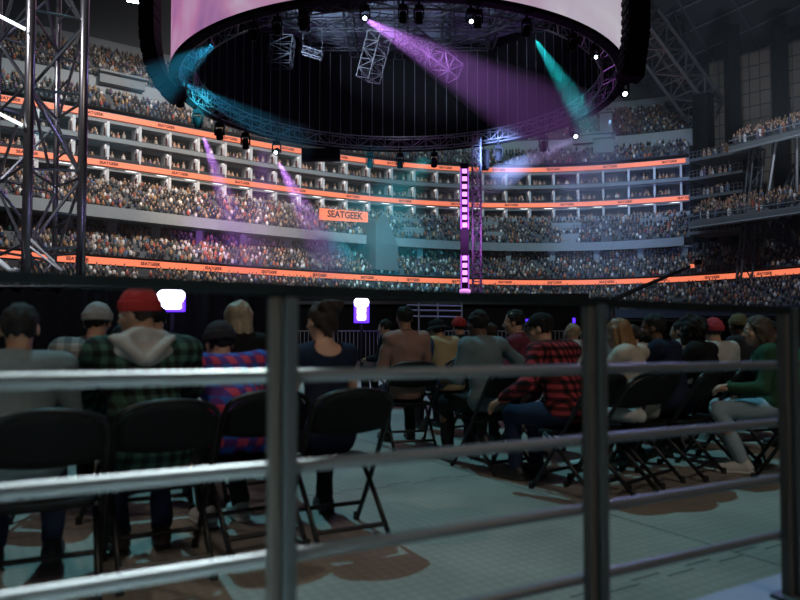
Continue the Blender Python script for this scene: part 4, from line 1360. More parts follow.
def skin_mat(c):
    m = mat('skin', c, 0.5, scale=12, var=0.10, spec=0.4)
    return m
SK = {'pale': skin_mat((0.50, 0.29, 0.20)), 'tan': skin_mat((0.36, 0.20, 0.13)), 'brown': skin_mat((0.13, 0.065, 0.04)), 'dark': skin_mat((0.06, 0.032, 0.022))}
HR = {'black': mat('black_hair', (0.007, 0.006, 0.006), 0.85, scale=60, var=0.5, bump=0.4), 'brown': mat('brown_hair', (0.028, 0.016, 0.011), 0.8, scale=60, var=0.5, bump=0.4),
      'blond': mat('dark_blond_hair', (0.30, 0.20, 0.11), 0.5, scale=60, var=0.6, bump=0.4), 'honey': mat('long_honey_hair', (0.22, 0.115, 0.05), 0.45, scale=60, var=0.5, bump=0.4), 'ash': mat('ash_blond_hair', (0.36, 0.29, 0.20), 0.5, scale=50, var=0.7, bump=0.4)}
EYE = mat('eye_white', (0.6, 0.6, 0.58), 0.2)
V = Vector
def person(x, Y, yaw, label, skin='pale', height=1.32, lean=8, bend=6, head_yaw=0, head_pitch=-5, shirt=None, sleeve='short', trousers=None, shoes=None,
           hair=('short', 'black'), hat=None, hood=None, arms='lap', knee=0.13, scale=1.0, bulk=1.0, res=0.010, beard=False, legs='down', scoop=False, vest=None, roll=0, group=None, side=0.0, seed=1):
    root = empty('person', (gx(x, Y, 380), Y, 0), R(yaw))
    root.scale = (scale,) * 3
    tag(root, label, 'person', group)
    L1, L2 = R(lean), R(lean + bend)
    sd = math.sin(R(side))
    P = V((0, -0.02, 0.545))
    W = P + V((sd * 0.16, math.sin(L1), math.cos(L1))) * 0.20          # waist
    C = W + V((sd * 0.18, math.sin((L1 + L2) / 2), math.cos((L1 + L2) / 2))) * 0.20   # chest
    NB = C + V((sd * 0.12, math.sin(L2), math.cos(L2))) * 0.145         # neck base
    want = height - 0.235                                # centre of the head from the wanted head top
    hd = V((sd * 0.1, math.sin(L2) * 0.6 + 0.12, 1)).normalized()
    HC = NB + hd * 0.175
    # stretch the trunk so that the top of the head comes where it should
    dz = (height - 0.118) - HC.z
    W.z += dz * 0.35; C.z += dz * 0.7; NB.z += dz; HC.z += dz
    RM = Matrix.Rotation(R(head_yaw), 4, 'Z') @ Matrix.Rotation(R(head_pitch), 4, 'X') @ Matrix.Rotation(R(roll), 4, 'Y')
    def h(px, py, pz):
        return HC + RM @ V((px, py, pz))
    b = bulk
    SH = [C + V((s * 0.175 * b, -0.005, 0.105)) for s in (-1, 1)]
    HIP = [P + V((s * 0.085, 0.02, -0.02)) for s in (-1, 1)]
    KN = [P + V((s * knee, 0.44, -0.035)) for s in (-1, 1)]
    AN = [V((KN[i].x + (0.0), KN[i].y - 0.03, 0.085)) for i in (0, 1)]
    if legs == 'stretched':
        AN = [V((KN[i].x, KN[i].y + 0.16, 0.085)) for i in (0, 1)]
    elif legs == 'tucked':
        AN = [V((KN[i].x * 0.8, KN[i].y - 0.16, 0.085)) for i in (0, 1)]
    # arms
    EL, WR = [], []
    for i, s in enumerate((-1, 1)):
        a = arms if isinstance(arms, str) else arms[i]
        if a == 'lap':
            EL.append(SH[i] + V((s * 0.055, 0.06, -0.27))); WR.append(EL[i] + V((-s * 0.07, 0.235, -0.02)))
        elif a == 'knees':
            EL.append(SH[i] + V((s * 0.06, 0.20, -0.20))); WR.append(V((KN[i].x * 0.6, KN[i].y - 0.03, max(KN[i].z + 0.10, EL[i].z - 0.14))))
        elif a == 'phone':
            EL.append(SH[i] + V((s * 0.05, 0.09, -0.26))); WR.append(EL[i] + V((-s * 0.10, 0.20, 0.10)))
        elif a == 'out':
            EL.append(SH[i] + V((s * 0.16, -0.02, -0.23))); WR.append(EL[i] + V((s * 0.05, 0.20, -0.12)))
        elif a == 'chin':
            EL.append(SH[i] + V((s * 0.03, 0.24, -0.16))); WR.append(HC + V((s * 0.05, 0.12, -0.13)))
        elif a == 'back':
            EL.append(SH[i] + V((s * 0.22, 0.02, -0.13))); WR.append(EL[i] + V((s * 0.16, 0.10, -0.13)))
    FW = [(WR[i] - EL[i]).normalized() for i in (0, 1)]
    def limbs(f, g, arm=True, up_to=1.0, k=0.025):
        for i in (0, 1):
            f.cone(SH[i], EL[i], 0.050 * b + g, 0.039 * b + g, k)
            if up_to > 1:
                f.cone(EL[i], EL[i].lerp(WR[i], up_to - 1), 0.038 * b + g, 0.027 + g, k)
    def trunk(f, g, k=0.05):
        f.ell(P, (0.165 * b + g, 0.115 * b + g, 0.115 + g), k)
        f.ell(W, (0.142 * b + g, 0.103 * b + g, 0.15 + g), k)
        f.ell(C + V((0, 0.0, 0.0)), (0.163 * b + g, 0.115 * b + g, 0.155 + g), k)
        f.cone(SH[0] + V((0.02, 0, 0.005)), SH[1] + V((-0.02, 0, 0.005)), 0.052 * b + g, 0.052 * b + g, k)
        for i in (0, 1):
            f.cone(NB + V((0, -0.01, -0.005)), SH[i] + V((0, 0, 0.01)), 0.047 + g, 0.045 * b + g, k)
    bx = 0.75
    body_lo, body_hi = (-bx, -0.42, -0.02), (bx, 0.95, height + 0.12)
    f = Field(body_lo, body_hi, res)
    trunk(f, 0.0)
    limbs(f, 0.0, True, 2.0)
    for i, s in enumerate((-1, 1)):
        f.cone(HIP[i], KN[i], 0.088 * b, 0.058, 0.03)
        f.cone(KN[i], KN[i].lerp(AN[i], 0.35), 0.055, 0.058, 0.02)
        f.cone(KN[i].lerp(AN[i], 0.35), AN[i], 0.056, 0.036, 0.02)
        f.cone(AN[i] + V((0, -0.03, -0.04)), AN[i] + V((s * 0.02, 0.15, -0.055)), 0.034, 0.026, 0.02)
        # hand: palm, four unequal fingers with a knuckle bend, thumb off the side
        w, d = WR[i], FW[i]
        sd_ = V((0, 0, 1)).cross(d).normalized() * s if abs(d.z) < 0.9 else V((s, 0, 0))   # outer side of the hand
        dn = d.cross(sd_).normalized()
        if dn.z > 0: dn = -dn
        f.cone(w, w + d * 0.075 + dn * 0.008, 0.026, 0.034, 0.012, (dn, 0.55))
        for q in range(4):
            o_ = (q - 1.5) * 0.0195
            l = (0.068, 0.080, 0.075, 0.058)[q]
            p0 = w + d * 0.078 + sd_ * o_ + dn * 0.008
            p1 = p0 + (d + dn * 0.35).normalized() * l * 0.5
            p2 = p1 + (d * 0.5 + dn * 0.9).normalized() * l * 0.5
            f.cone(p0, p1, 0.0098, 0.009, 0.005); f.cone(p1, p2, 0.009, 0.0078, 0.003)
        t0 = w + d * 0.025 - sd_ * 0.024
        t1 = t0 + (d * 0.6 - sd_ * 0.8).normalized() * 0.045
        f.cone(t0, t1, 0.0135, 0.011, 0.008); f.cone(t1, t1 + (d + dn * 0.5).normalized() * 0.032, 0.011, 0.009, 0.004)
    # neck and head with a face
    f.cone(NB - V((0, 0.0, 0.03)), h(0, -0.022, -0.055), 0.058, 0.053, 0.03)
    f.ell(h(0, -0.014, 0.030), (0.075, 0.094, 0.087), 0.02, RM)
    f.ell(h(0, 0.026, -0.040), (0.057, 0.062, 0.074), 0.03, RM)
    f.ell(h(0, 0.066, -0.098), (0.022, 0.019, 0.017), 0.02, RM)
    f.cone(h(-0.034, 0.076, 0.024), h(0.034, 0.076, 0.024), 0.011, 0.011, 0.012)
    f.cone(h(0, 0.086, 0.012), h(0, 0.108, -0.028), 0.008, 0.0135, 0.008)
    f.cone(h(-0.013, 0.094, -0.033), h(0.013, 0.094, -0.033), 0.009, 0.009, 0.006)
    for s in (-1, 1):
        f.ell(h(s * 0.031, 0.094, 0.005), (0.018, 0.012, 0.012), 0.008, RM, cut=True)
        f.ell(h(s * 0.048, 0.058, -0.022), (0.018, 0.018, 0.016), 0.015, RM)
        f.ell(h(s * 0.078, -0.006, -0.004), (0.010, 0.022, 0.033), 0.004, RM)
    f.cone(h(-0.018, 0.084, -0.060), h(0.018, 0.084, -0.060), 0.0085, 0.0085, 0.004)
    f.cone(h(-0.015, 0.082, -0.073), h(0.015, 0.082, -0.073), 0.009, 0.009, 0.004)
    f.mesh('body', SK[skin], root)
    for s in (-1, 1):
        MB().lathe([(0.003, -0.012), (0.009, -0.008), (0.012, 0.0), (0.009, 0.008), (0.003, 0.012)], 10, Matrix.Translation(h(s * 0.031, 0.079, 0.004))).build('eye', EYE, root, smooth=True)
        p = h(s * 0.031, 0.0905, 0.004)
        MB().lathe([(0.004, 0.0), (0.003, 0.0025)], 8, Matrix.Translation(p) @ RM @ Matrix.Rotation(R(-90), 4, 'X')).build('pupil', HR['black'], root)
    for s in (-1, 1):
        MB().tube([h(s * 0.014, 0.086, 0.026), h(s * 0.031, 0.0885, 0.031), h(s * 0.048, 0.079, 0.026)], [0.003, 0.0045, 0.002], 6).build('eyebrow', HR[hair[1]] if hair else HR['brown'], root)
    # shirt
    if shirt:
        f = Field(body_lo, body_hi, res)
        trunk(f, 0.016)
        f.ell(P + V((0, 0, 0.03)), (0.175 * b + 0.012, 0.125 * b + 0.012, 0.12), 0.04)
        limbs(f, 0.016 if sleeve != 'long' else 0.018, True, {'short': 1.0, 'none': 1.0, 'half': 1.3, 'long': 1.92}[sleeve])
        f.ripple(0.0045, 34, seed, (1, 1, 0.6))
        f.ripple(0.006, 15, seed + 9)
        f.plane((0, 0, P.z - 0.075), (0, 0, -1))
        f.cone(h(0, -0.022, -0.02), NB - V((0, -0.0, -0.03)), 0.01, 0.01, 0.0) if False else None
        cutc = NB + V((0, 0.035, 0.055))
        if scoop: f.ell(NB + V((0, -0.075, 0.02)), (0.085, 0.09, 0.055), 0.006, None, cut=True)
        f.ell(cutc, (0.068 + (0.05 if scoop else 0), 0.062 + (0.03 if scoop else 0), 0.05 + (0.02 if scoop else 0)), 0.006, None, cut=True)
        if sleeve == 'none':
            for i in (0, 1):
                f.ell(SH[i].lerp(EL[i], 0.62) + V(((-1, 1)[i] * 0.03, 0, 0)), (0.09, 0.10, 0.15), 0.01, None, cut=True)
        o = f.mesh('shirt', shirt, root)
        if not scoop:
            cm = []
            for k in range(25):
                a = 2 * math.pi * k / 24
                cm.append(NB + V((0.066 * math.cos(a), 0.004 + 0.068 * math.sin(a), 0.034 - 0.030 * math.sin(a))))
            MB().tube(cm, 0.013, 8, cap=False).build('collar', shirt, root, smooth=True)
    if vest:
        f = Field(body_lo, body_hi, res)
        trunk(f, 0.030)
        f.ripple(0.004, 30, seed + 3)
        f.plane((0, 0, P.z - 0.08), (0, 0, -1))
        for i, s in enumerate((-1, 1)):
            f.ell(SH[i] + V((s * 0.075, 0, -0.03)), (0.075, 0.14, 0.16), 0.01, None, cut=True)
        f.ell(NB + V((0, 0.035, 0.055)), (0.075, 0.07, 0.06), 0.006, None, cut=True)
        f.mesh('vest', vest, root)
    if trousers:
        f = Field(body_lo, (bx, 0.95, 0.80), res)
        f.ell(P, (0.165 * b + 0.010, 0.118 * b + 0.010, 0.118), 0.03)
        for i, s in enumerate((-1, 1)):
            f.cone(HIP[i], KN[i], 0.088 * b + 0.014, 0.070, 0.03)
            f.cone(KN[i], AN[i] + V((0, 0, 0.03)), 0.068, 0.055, 0.02)
        f.ripple(0.005, 30, seed + 5)
        f.plane((0, 0, P.z + 0.115), (0, 0, 1)); f.plane((0, 0, 0.085), (0, 0, -1))
        f.mesh('trousers', trousers, root)
    if shoes:
        for i, s in enumerate((-1, 1)):
            A = AN[i]
            f = Field(A + V((-0.10, -0.14, -0.09)), A + V((0.10, 0.26, 0.09)), 0.007)
            f.cone(A + V((0, -0.045, -0.040)), A + V((s * 0.015, 0.155, -0.050)), 0.045, 0.040, 0.02)
            f.cone(A + V((0, -0.025, 0.0)), A + V((0, -0.035, -0.03)), 0.046, 0.048, 0.02)
            f.cone(A + V((0, 0.0, -0.01)), A + V((s * 0.01, 0.09, -0.04)), 0.040, 0.040, 0.02)
            f.plane((0, 0, 0.012), (0, 0, -1))
            sh = f.mesh('shoe', shoes[0], root)
            f = Field(A + V((-0.10, -0.14, -0.09)), A + V((0.10, 0.26, 0.0)), 0.007)
            f.cone(A + V((0, -0.05, -0.065)), A + V((s * 0.016, 0.16, -0.065)), 0.047, 0.043, 0.0)
            f.plane((0, 0, 0.002), (0, 0, -1)); f.plane((0, 0, 0.028), (0, 0, 1))
            f.mesh('sole', shoes[1], sh)
    # hair
    if hair:
        st, hc = hair
        f = Field(HC + V((-0.26, -0.30, -0.42)), HC + V((0.26, 0.26, 0.24)), max(0.006, res * 0.7))
        if st == 'short':
            f.ell(h(0, -0.020, 0.034), (0.083, 0.098, 0.092), 0.0, RM)
            f.ripple(0.004, 120, seed); f.ripple(0.004, 50, seed + 2)
            f.plane(h(0, 0.045, 0.045), RM @ V((0, 1, -0.55))); f.plane(h(0, -0.05, -0.055), RM @ V((0, 0.45, -1)))
        elif st == 'afro':
            f.ell(h(0, -0.025, 0.045), (0.125, 0.125, 0.118), 0.0, RM)
            f.ripple(0.012, 95, seed); f.ripple(0.008, 45, seed + 2)
            f.plane(h(0, 0.055, 0.04), RM @ V((0, 1, -0.45))); f.plane(h(0, -0.02, -0.075), RM @ V((0, 0.2, -1)))
        elif st == 'bob':
            f.ell(h(0, -0.025, 0.038), (0.098, 0.108, 0.094), 0.0, RM)
            for k in range(15):
                a = math.pi * (0.98 + 1.04 * k / 14)
                px, py = 0.082 * math.cos(a), -0.005 + 0.088 * math.sin(a)
                f.cone(h(px, py, 0.03), h(px * 1.18, py * 1.1, -0.115 - 0.02 * (k % 3)), 0.026, 0.013, 0.012)
            f.ripple(0.006, 75, seed, (1, 1, 0.25))
            f.plane(h(0, 0.05, 0.03), RM @ V((0, 1, -0.35)))
        elif st == 'long':
            f.ell(h(0, -0.018, 0.036), (0.088, 0.102, 0.092), 0.0, RM)
            for k in range(13):
                a = math.pi * (0.93 + 1.14 * k / 12)
                px, py = 0.075 * math.cos(a), -0.008 + 0.085 * math.sin(a)
                q0, q1 = h(px, py, 0.04), h(px * 1.2, py * 1.08, -0.11)
                e_ = V((NB.x + px * 1.5, NB.y - 0.115 + 0.02 * (k % 2), NB.z - 0.20 - 0.03 * (k % 3)))
                f.cone(q0, q1, 0.024, 0.022, 0.015); f.cone(q1, V((NB.x + px * 1.45, NB.y - 0.085, NB.z - 0.02)), 0.022, 0.022, 0.015)
                f.cone(V((NB.x + px * 1.45, NB.y - 0.085, NB.z - 0.02)), e_, 0.022, 0.010, 0.015)
            f.ripple(0.005, 90, seed, (1, 1, 0.2))
            f.plane(h(0, 0.055, 0.04), RM @ V((0, 1, -0.4)))
        elif st == 'curls':
            f.ell(h(0, -0.018, 0.036), (0.090, 0.104, 0.094), 0.0, RM)
            r = random.Random(seed)
            for k in range(16):
                a = math.pi * (0.9 + 1.2 * k / 15)
                px, py = 0.082 * math.cos(a), -0.012 + 0.09 * math.sin(a)
                prev = h(px, py, 0.03)
                for j in range(1, 8):
                    zz_ = 0.03 - 0.052 * j
                    q = h(px * (1.05 + 0.05 * j) + 0.012 * math.sin(j * 2.1 + k), py * (1.05 + 0.03 * j) + 0.012 * math.cos(j * 2.1 + k), zz_)
                    f.cone(prev, q, 0.019 - 0.001 * j, 0.018 - 0.001 * j, 0.004); prev = q
            f.ripple(0.003, 120, seed)
            f.plane(h(0, 0.05, 0.035), RM @ V((0, 1, -0.35)))
        elif st == 'bun':
            f.ell(h(0, -0.022, 0.036), (0.088, 0.104, 0.094), 0.0, RM)
            f.ell(h(0.035, -0.10, 0.085), (0.055, 0.045, 0.045), 0.02, RM)
            f.ell(h(-0.03, -0.09, 0.085), (0.045, 0.045, 0.04), 0.015, RM)
            for k in range(6):
                f.cone(h(-0.05 + 0.02 * k, -0.085, -0.02), h(-0.055 + 0.022 * k, -0.075, -0.085 - 0.008 * (k % 2)), 0.014, 0.006, 0.008)
            f.ripple(0.006, 80, seed)
            f.plane(h(0, 0.045, 0.045), RM @ V((0, 1, -0.5)))
        f.mesh('hair', HR[hc], root)
    if beard:
        f = Field(HC + V((-0.2, -0.2, -0.25)), HC + V((0.2, 0.25, 0.1)), 0.007)
        f.ell(h(0, 0.030, -0.060), (0.062, 0.064, 0.062), 0.0, RM); f.ripple(0.003, 120, seed)
        f.plane(h(0, 0, -0.035), RM @ V((0, 0.25, 1))); f.plane(h(0, 0.0, 0), RM @ V((0, -1, 0)))
        f.ell(h(0, 0.10, -0.066), (0.024, 0.02, 0.012), 0.004, RM, cut=True)
        f.mesh('beard', HR[hair[1]] if hair else HR['black'], root)
    if hat:
        kind, hm = hat[0], hat[1]
        f = Field(HC + V((-0.24, -0.24, -0.16)), HC + V((0.24, 0.28, 0.24)), max(0.006, res * 0.7))
        if kind == 'beanie':
            f.ell(h(0, -0.016, 0.048), (0.092, 0.106, 0.098), 0.0, RM)
            f.ripple(0.003, 90, seed, (1, 1, 0.1))
            f.plane(h(0, 0.0, 0.018), RM @ V((0, 0.12, -1)))
            hb = f.mesh('beanie', hm, root)
            f = Field(HC + V((-0.24, -0.24, -0.16)), HC + V((0.24, 0.28, 0.24)), max(0.006, res * 0.7))
            f.ell(h(0, -0.016, 0.042), (0.100, 0.113, 0.16), 0.0, RM)
            f.ripple(0.002, 110, seed, (1, 1, 0.1))
            f.plane(h(0, 0, 0.014), RM @ V((0, 0.12, -1))); f.plane(h(0, 0, 0.072), RM @ V((0, -0.12, 1)))
            f.mesh('beanie_cuff', hm, hb)
        elif kind == 'cap':
            f.ell(h(0, -0.014, 0.045), (0.088, 0.102, 0.086), 0.0, RM)
            f.plane(h(0, 0.0, 0.022), RM @ V((0, 0.15, -1)))
            hb = f.mesh('cap_crown', hm, root)
            br_ = [(-0.075, 0.055), (-0.05, 0.13), (0, 0.165), (0.05, 0.13), (0.075, 0.055)]
            vs_ = [h(px, py, 0.030 - (0.02 if abs(px) > 0.06 else 0) - 0.08 * max(0, py - 0.08)) for px, py in br_]
            vs_ += [v - V((0, 0, 0.006)) for v in vs_]
            mesh_obj('cap_brim', vs_, [(0, 1, 2, 3, 4), (9, 8, 7, 6, 5)] + [(i, i + 5, (i + 1) % 5 + 5, (i + 1) % 5) for i in range(5)], hm, hb)
            MB().lathe([(0.009, 0), (0.007, 0.007)], 8, Matrix.Translation(h(0, -0.014, 0.13)) @ RM).build('cap_button', hm, hb)
        elif kind == 'bucket':
            f.ell(h(0, -0.012, 0.045), (0.090, 0.104, 0.092), 0.0, RM)
            f.plane(h(0, 0, 0.035), RM @ V((0, 0.1, -1)))
            f.plane(h(0, 0, 0.112), RM @ V((0, 0, 1)))
            hb = f.mesh('bucket_crown', hm, root)
            MB().lathe([(0.092, 0.045), (0.150, -0.002), (0.148, -0.010), (0.088, 0.036)], 24, Matrix.Translation(h(0, -0.012, 0)) @ RM).build('bucket_brim', hm, hb, smooth=True)
    if hood:
        f = Field(NB + V((-0.32, -0.34, -0.30)), NB + V((0.32, 0.30, 0.24)), res)
        pr = None
        for k in range(17):
            a = math.pi * 2 * k / 16
            p = NB + V((0.115 * math.cos(a), -0.018 + 0.098 * math.sin(a), 0.025 + 0.030 * (-math.sin(a))))
            if pr is not None: f.cone(pr, p, 0.036, 0.036, 0.015)
            pr = p
        f.ell(NB + V((0, -0.125, -0.02)), (0.15, 0.058, 0.062), 0.05); f.ell(NB + V((0, -0.135, -0.085)), (0.075, 0.05, 0.06), 0.06)
        for s in (-1, 1):
            pr = None
            for k in range(7):
                u = k / 6
                p = NB + V((s * (0.145 - 0.125 * u), -0.10 - 0.105 * math.sin(u * 1.5), 0.045 - 0.105 * u ** 1.3))
                if pr is not None: f.cone(pr, p, 0.026, 0.026, 0.012)
                pr = p
        f.ell(NB + V((0, -0.165, 0.05)), (0.062, 0.034, 0.045), 0.02, None, cut=True)
        f.ripple(0.007, 32, seed)
        f.mesh('hood', hood, root)
    return root
# ------------------------------------------------------------------ who sits where
HR['darkblond'] = mat('tousled_brown_hair', (0.065, 0.042, 0.025), 0.7, scale=50, var=0.7, bump=0.4)
TEE = cloth('grey_tee', (0.15, 0.20, 0.215)); NAVY = cloth('navy_cloth', (0.012, 0.018, 0.04)); BLK = cloth('black_cloth', (0.012, 0.012, 0.014)); JEAN = cloth('dark_denim', (0.02, 0.028, 0.06)); LJEAN = cloth('light_denim', (0.30, 0.40, 0.46))
GREYH = cloth('grey_hood_fleece', (0.36, 0.33, 0.31)); PEACH = cloth('peach_shirt', (0.32, 0.19, 0.16)); BEIGE = cloth('beige_vest', (0.42, 0.33, 0.20)); MAROON = cloth('maroon_tee', (0.16, 0.035, 0.06)); CREAM = cloth('cream_knit', (0.52, 0.45, 0.38))
GREEN = cloth('green_sweater', (0.03, 0.075, 0.04)); WHITE = cloth('pale_jacket', (0.48, 0.47, 0.46)); RED = cloth('red_knit', (0.36, 0.030, 0.030)); PINKRED = cloth('pinkish_red_knit', (0.42, 0.05, 0.07)); CHAR = cloth('charcoal_knit', (0.028, 0.028, 0.034)); OLIVE = cloth('olive_knit', (0.12, 0.10, 0.05)); BLUE_ = cloth('pale_blue_cloth', (0.30, 0.40, 0.50)); BRIGHT = cloth('bright_green_cloth', (0.03, 0.55, 0.17))
LGREY = cloth('light_grey_knit', (0.34, 0.35, 0.36)); DBLUE = cloth('blue_shirt', (0.03, 0.07, 0.16))
GPL = plaid('green_black_check', (0.008, 0.010, 0.010), (0.022, 0.045, 0.035), (0.05, 0.115, 0.085), 0.064)
RPL = plaid('red_black_check', (0.008, 0.005, 0.006), (0.075, 0.012, 0.015), (0.36, 0.045, 0.06), 0.062)
BPL = plaid('blue_red_check', (0.035, 0.10, 0.42), (0.10, 0.035, 0.20), (0.52, 0.055, 0.11), 0.09)
WPL = plaid('grey_check', (0.10, 0.105, 0.11), (0.20, 0.205, 0.20), (0.36, 0.36, 0.35), 0.105)
SHW = (mat('white_trainer', (0.55, 0.56, 0.54), 0.5, scale=9), mat('white_sole', (0.6, 0.6, 0.58), 0.6))
SHB = (mat('dark_shoe', (0.02, 0.02, 0.022), 0.5, scale=9), mat('dark_sole', (0.05, 0.045, 0.04), 0.7))
SHN = (mat('brown_boot', (0.08, 0.04, 0.025), 0.5, scale=9), SHB[1])

chairs = [
    (47, 3.12, 26, 'black folding chair nearest the camera, under the man in the grey tee'),
    (160, 3.50, 28, 'black folding chair under the man in the red beanie'),
    (252, 3.95, 32, 'black folding chair under the hunched person in the blue and red check shirt'),
    (337, 4.05, 27, 'black folding chair under the woman in the sleeveless navy top'),
    (408, 6.95, 14, 'black folding chair under the man in the peach shirt'),
    (450, 7.9, 35, 'black folding chair under the man in the bucket hat'),
    (492, 5.95, 33, 'black folding chair under the man in the grey-green tee'),
    (527, 6.75, 55, 'black folding chair under the man in maroon'),
    (578, 5.15, 40, 'black folding chair under the man in the red and black check shirt'),
    (634, 5.45, 42, 'black folding chair under the long haired woman'),
    (678, 5.75, 48, 'black folding chair under the man in the navy top'),
    (716, 6.15, 46, 'black folding chair under the person with the round curly hair'),
    (786, 5.62, 66, 'black folding chair under the person in the green sweater'),
    (68, 4.55, 0, 'black folding chair under the person in the grey check shirt, second row'),
    (246, 5.15, 28, 'black folding chair under the person with tousled blond hair, second row'),
    (155, 4.75, 24, 'empty black folding chair in the second row ahead of the red beanie man'),
]
for c in chairs:
    o = place_chair(*c)
    o.scale = (1.04, 1.04, 1.06)
person(20, 3.22, 24, 'man in a plain grey tee with short black hair on the nearest chair', skin='tan', height=1.295, lean=12, bend=10, side=-12, shirt=TEE, sleeve='half', trousers=JEAN, shoes=SHB, hair=('short', 'black'), bulk=1.05, res=0.009, seed=2, head_yaw=5)
person(150, 3.58, 28, 'man in a red beanie and green check jacket with a grey hood, looking left', height=1.375, lean=10, bend=8, side=-24, head_yaw=52, head_pitch=-8, shirt=GPL, sleeve='long', trousers=JEAN, shoes=SHN, hair=('short', 'brown'), hat=('beanie', RED), hood=GREYH, bulk=1.22, res=0.009, arms='knees', legs='tucked', seed=3)
person(242, 4.10, 36, 'hunched person in a dark beanie and blue and red check shirt', skin='pale', height=1.20, lean=24, bend=20, head_yaw=0, head_pitch=-18, shirt=BPL, sleeve='long', trousers=CHAR, shoes=SHW, hair=('short', 'black'), hat=('beanie', CHAR), arms='knees', legs='tucked', bulk=1.14, res=0.009, seed=4)
person(327, 4.15, 26, 'woman with dark pinned up hair in a sleeveless navy top, seen from behind', height=1.335, lean=6, bend=6, head_yaw=16, shirt=NAVY, sleeve='none', scoop=True, trousers=BLK, shoes=SHB, hair=('bun', 'brown'), bulk=0.84, res=0.009, seed=5)
person(70, 4.55, -8, 'person in a grey check shirt and light grey beanie leaning over in the second row', height=1.33, lean=18, bend=14, head_yaw=25, head_pitch=-12, side=10, shirt=WPL, sleeve='long', trousers=BLK, shoes=SHB, hair=('short', 'black'), hat=('beanie', LGREY), arms='knees', seed=6)
person(243, 5.20, 28, 'person with tousled ash blond hair in a black top', height=1.37, lean=8, head_yaw=-14, shirt=BLK, sleeve='long', trousers=BLK, shoes=SHB, hair=('bob', 'ash'), seed=7)
person(157, 7.0, 20, 'person in a black cap half hidden behind the red beanie man', height=1.37, shirt=BLK, sleeve='long', trousers=BLK, shoes=SHB, hair=('short', 'black'), hat=('beanie', BLK), res=0.014, seed=8)
person(407, 7.0, 14, 'man in a peach shirt with short black hair, seen from behind', skin='tan', height=1.385, lean=6, head_yaw=4, shirt=PEACH, sleeve='half', trousers=BLK, shoes=SHN, hair=('short', 'black'), seed=9, res=0.011)
person(449, 7.95, 34, 'man in a black bucket hat and beige vest over a blue shirt', height=1.26, lean=16, bend=10, head_yaw=14, head_pitch=-14, shirt=DBLUE, sleeve='half', vest=BEIGE, trousers=CHAR, shoes=SHB, hair=('short', 'black'), hat=('bucket', BLK), seed=10, res=0.011)
person(463, 9.4, 20, 'person in a red beanie behind the bucket hat man', height=1.29, shirt=CHAR, sleeve='long', trousers=BLK, shoes=SHB, hair=('short', 'black'), hat=('beanie', RED), seed=11, res=0.014)
person(487, 6.0, 32, 'man in a grey-green tee with one arm over the chair beside him', skin='brown', height=1.325, lean=6, bend=8, side=-6, head_yaw=6, shirt=TEE, sleeve='half', trousers=BLK, shoes=SHN, hair=('short', 'black'), arms=('lap', 'back'), bulk=1.05, seed=12)
person(524, 6.85, 56, 'man in a maroon tee turned in profile to the left', height=1.345, lean=6, head_yaw=18, shirt=MAROON, sleeve='short', trousers=BLK, shoes=SHB, hair=('short', 'black'), seed=13, res=0.011)
person(566, 5.28, 40, 'man in a black cap and red and black check shirt leaning forward', height=1.285, lean=16, bend=12, head_yaw=28, head_pitch=-10, shirt=RPL, sleeve='long', trousers=JEAN, shoes=SHB, hair=('short', 'black'), hat=('cap', BLK), arms=('out', 'knees'), bulk=1.15, seed=14)
person(640, 5.58, 42, 'woman with long honey brown hair in a cream top', height=1.245, lean=12, bend=10, head_yaw=10, head_pitch=-12, shirt=CREAM, sleeve='long', trousers=LGREY, shoes=SHW, hair=('long', 'honey'), bulk=0.86, arms='knees', seed=15)
person(674, 5.88, 48, 'bearded man in a navy long sleeved top looking left', skin='brown', height=1.285, lean=12, bend=8, head_yaw=22, shirt=NAVY, sleeve='long', trousers=BLK, shoes=SHB, hair=('short', 'black'), beard=True, arms='knees', seed=16)
person(711, 6.28, 46, 'person with round black curly hair in a black jacket', skin='dark', height=1.25, lean=12, bend=8, head_yaw=20, shirt=BLK, sleeve='long', trousers=BLK, shoes=SHB, hair=('afro', 'black'), arms='knees', seed=17)
person(722, 7.0, 20, 'person in a pinkish red beanie and pale jacket', height=1.25, lean=8, side=8, head_yaw=-10, shirt=WHITE, sleeve='long', trousers=CHAR, shoes=SHW, hair=('short', 'brown'), hat=('beanie', PINKRED), seed=18, res=0.011)
person(748, 7.7, 20, 'person in an olive beanie and dark jacket behind the green sweater', skin='dark', height=1.305, shirt=CHAR, sleeve='long', trousers=BLK, shoes=SHB, hair=('short', 'black'), hat=('beanie', OLIVE), seed=19, res=0.013)
person(775, 5.70, 66, 'person with long tousled curls in a green sweater and light jeans, facing left', height=1.27, lean=8, bend=6, head_yaw=12, shirt=GREEN, sleeve='long', trousers=LJEAN, shoes=SHW, hair=('curls', 'darkblond'), legs='tucked', seed=20)
person(826, 6.6, 20, 'person in a bright green top at the far right edge', height=1.24, shirt=BRIGHT, sleeve='short', trousers=MAROON, shoes=SHB, hair=('short', 'black'), seed=21, res=0.013)
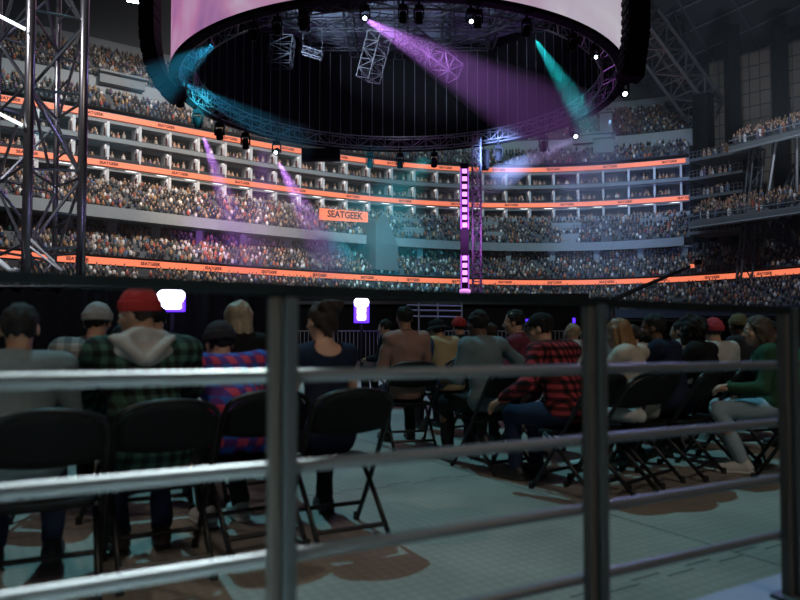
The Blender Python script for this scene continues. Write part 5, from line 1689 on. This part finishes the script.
# people further back, small and half hidden
for k, (x, Y, yw, hgt, sh_, hr_, ht_, lab) in enumerate((
        (393, 10.5, 60, 1.28, BLK, ('short', 'black'), None, 'tiny person in black beside the narrow violet lamp'),
        (581, 8.4, 30, 1.21, WHITE, ('short', 'blond'), None, 'pale dressed person behind the check shirted man in the black cap'),
        (604, 8.6, 40, 1.22, BLUE_, ('short', 'black'), None, 'person in pale blue just left of the long haired woman'),
        (645, 7.4, 50, 1.20, PEACH, ('short', 'brown'), None, 'person in a peach top between the long haired woman and the navy man'),
        (692, 8.0, 40, 1.24, LGREY, ('short', 'black'), None, 'person in a light grey top between the navy man and the round curly hair'),
        (540, 8.8, 40, 1.26, NAVY, ('short', 'black'), None, 'person in navy behind the man in maroon'),
        (497, 8.6, 30, 1.22, BLK, ('short', 'brown'), None, 'dark dressed person behind the man in the grey-green tee'),
        (782, 8.4, 30, 1.25, BLK, ('short', 'black'), None, 'dark dressed person behind the curls of the green sweater wearer'),
        (120, 6.2, 20, 1.20, CHAR, ('short', 'black'), None, 'dark dressed person ahead of the grey hood, third row'))):
    person(x, Y, yw, lab, skin=('pale', 'tan', 'brown')[k % 3], height=hgt, lean=10, head_yaw=10, shirt=sh_, sleeve='long', trousers=BLK, shoes=SHB, hair=hr_, hat=ht_, res=0.015, seed=30 + k)
for c in ((157, 6.95, 20, 'folding chair under the person in the black cap behind the red beanie man'), (463, 9.35, 20, 'folding chair under the red beanie wearer behind the bucket hat man'), (724, 6.95, 20, 'folding chair under the pinkish red beanie wearer'), (750, 7.65, 20, 'folding chair under the olive beanie wearer'), (826, 6.55, 20, 'folding chair under the person in the bright green top'),
          (395, 10.45, 60, 'folding chair under the tiny person in black'), (582, 8.35, 30, 'folding chair under the pale dressed person'), (605, 8.55, 40, 'folding chair under the person in pale blue'), (647, 7.35, 50, 'folding chair under the person in the peach top'), (694, 7.95, 40, 'folding chair under the person in light grey'),
          (541, 8.75, 40, 'folding chair under the person in navy behind the maroon tee'), (498, 8.55, 30, 'folding chair under the dark dressed person behind the grey-green tee'), (783, 8.35, 30, 'folding chair under the dark dressed person behind the curls'), (120, 6.15, 20, 'folding chair under the dark dressed person in the third row')):
    place_chair(*c).scale = (1.04, 1.04, 1.06)
# pale folded jacket on a seat, paper on the next one
p = V((gx(617, 5.25, 400), 5.25, 0.49))
f = Field(p + V((-0.26, -0.24, -0.03)), p + V((0.26, 0.24, 0.22)), 0.010)
f.ell(p + V((0, 0, 0.05)), (0.20, 0.17, 0.06), 0.03); f.ell(p + V((0.06, 0.03, 0.10)), (0.13, 0.12, 0.05), 0.03); f.cone(p + V((-0.17, -0.1, 0.06)), p + V((0.12, -0.14, 0.05)), 0.045, 0.05, 0.03)
f.ripple(0.010, 30, 4); f.plane(p, (0, 0, -1))
o = f.mesh('folded_jacket', WHITE, None)
tag(o, 'pale grey folded jacket lying on a seat beside the long haired woman', 'jacket')
place_chair(612, 5.22, 44, 'black folding chair holding the pale folded jacket').scale = (1.04, 1.04, 1.06)
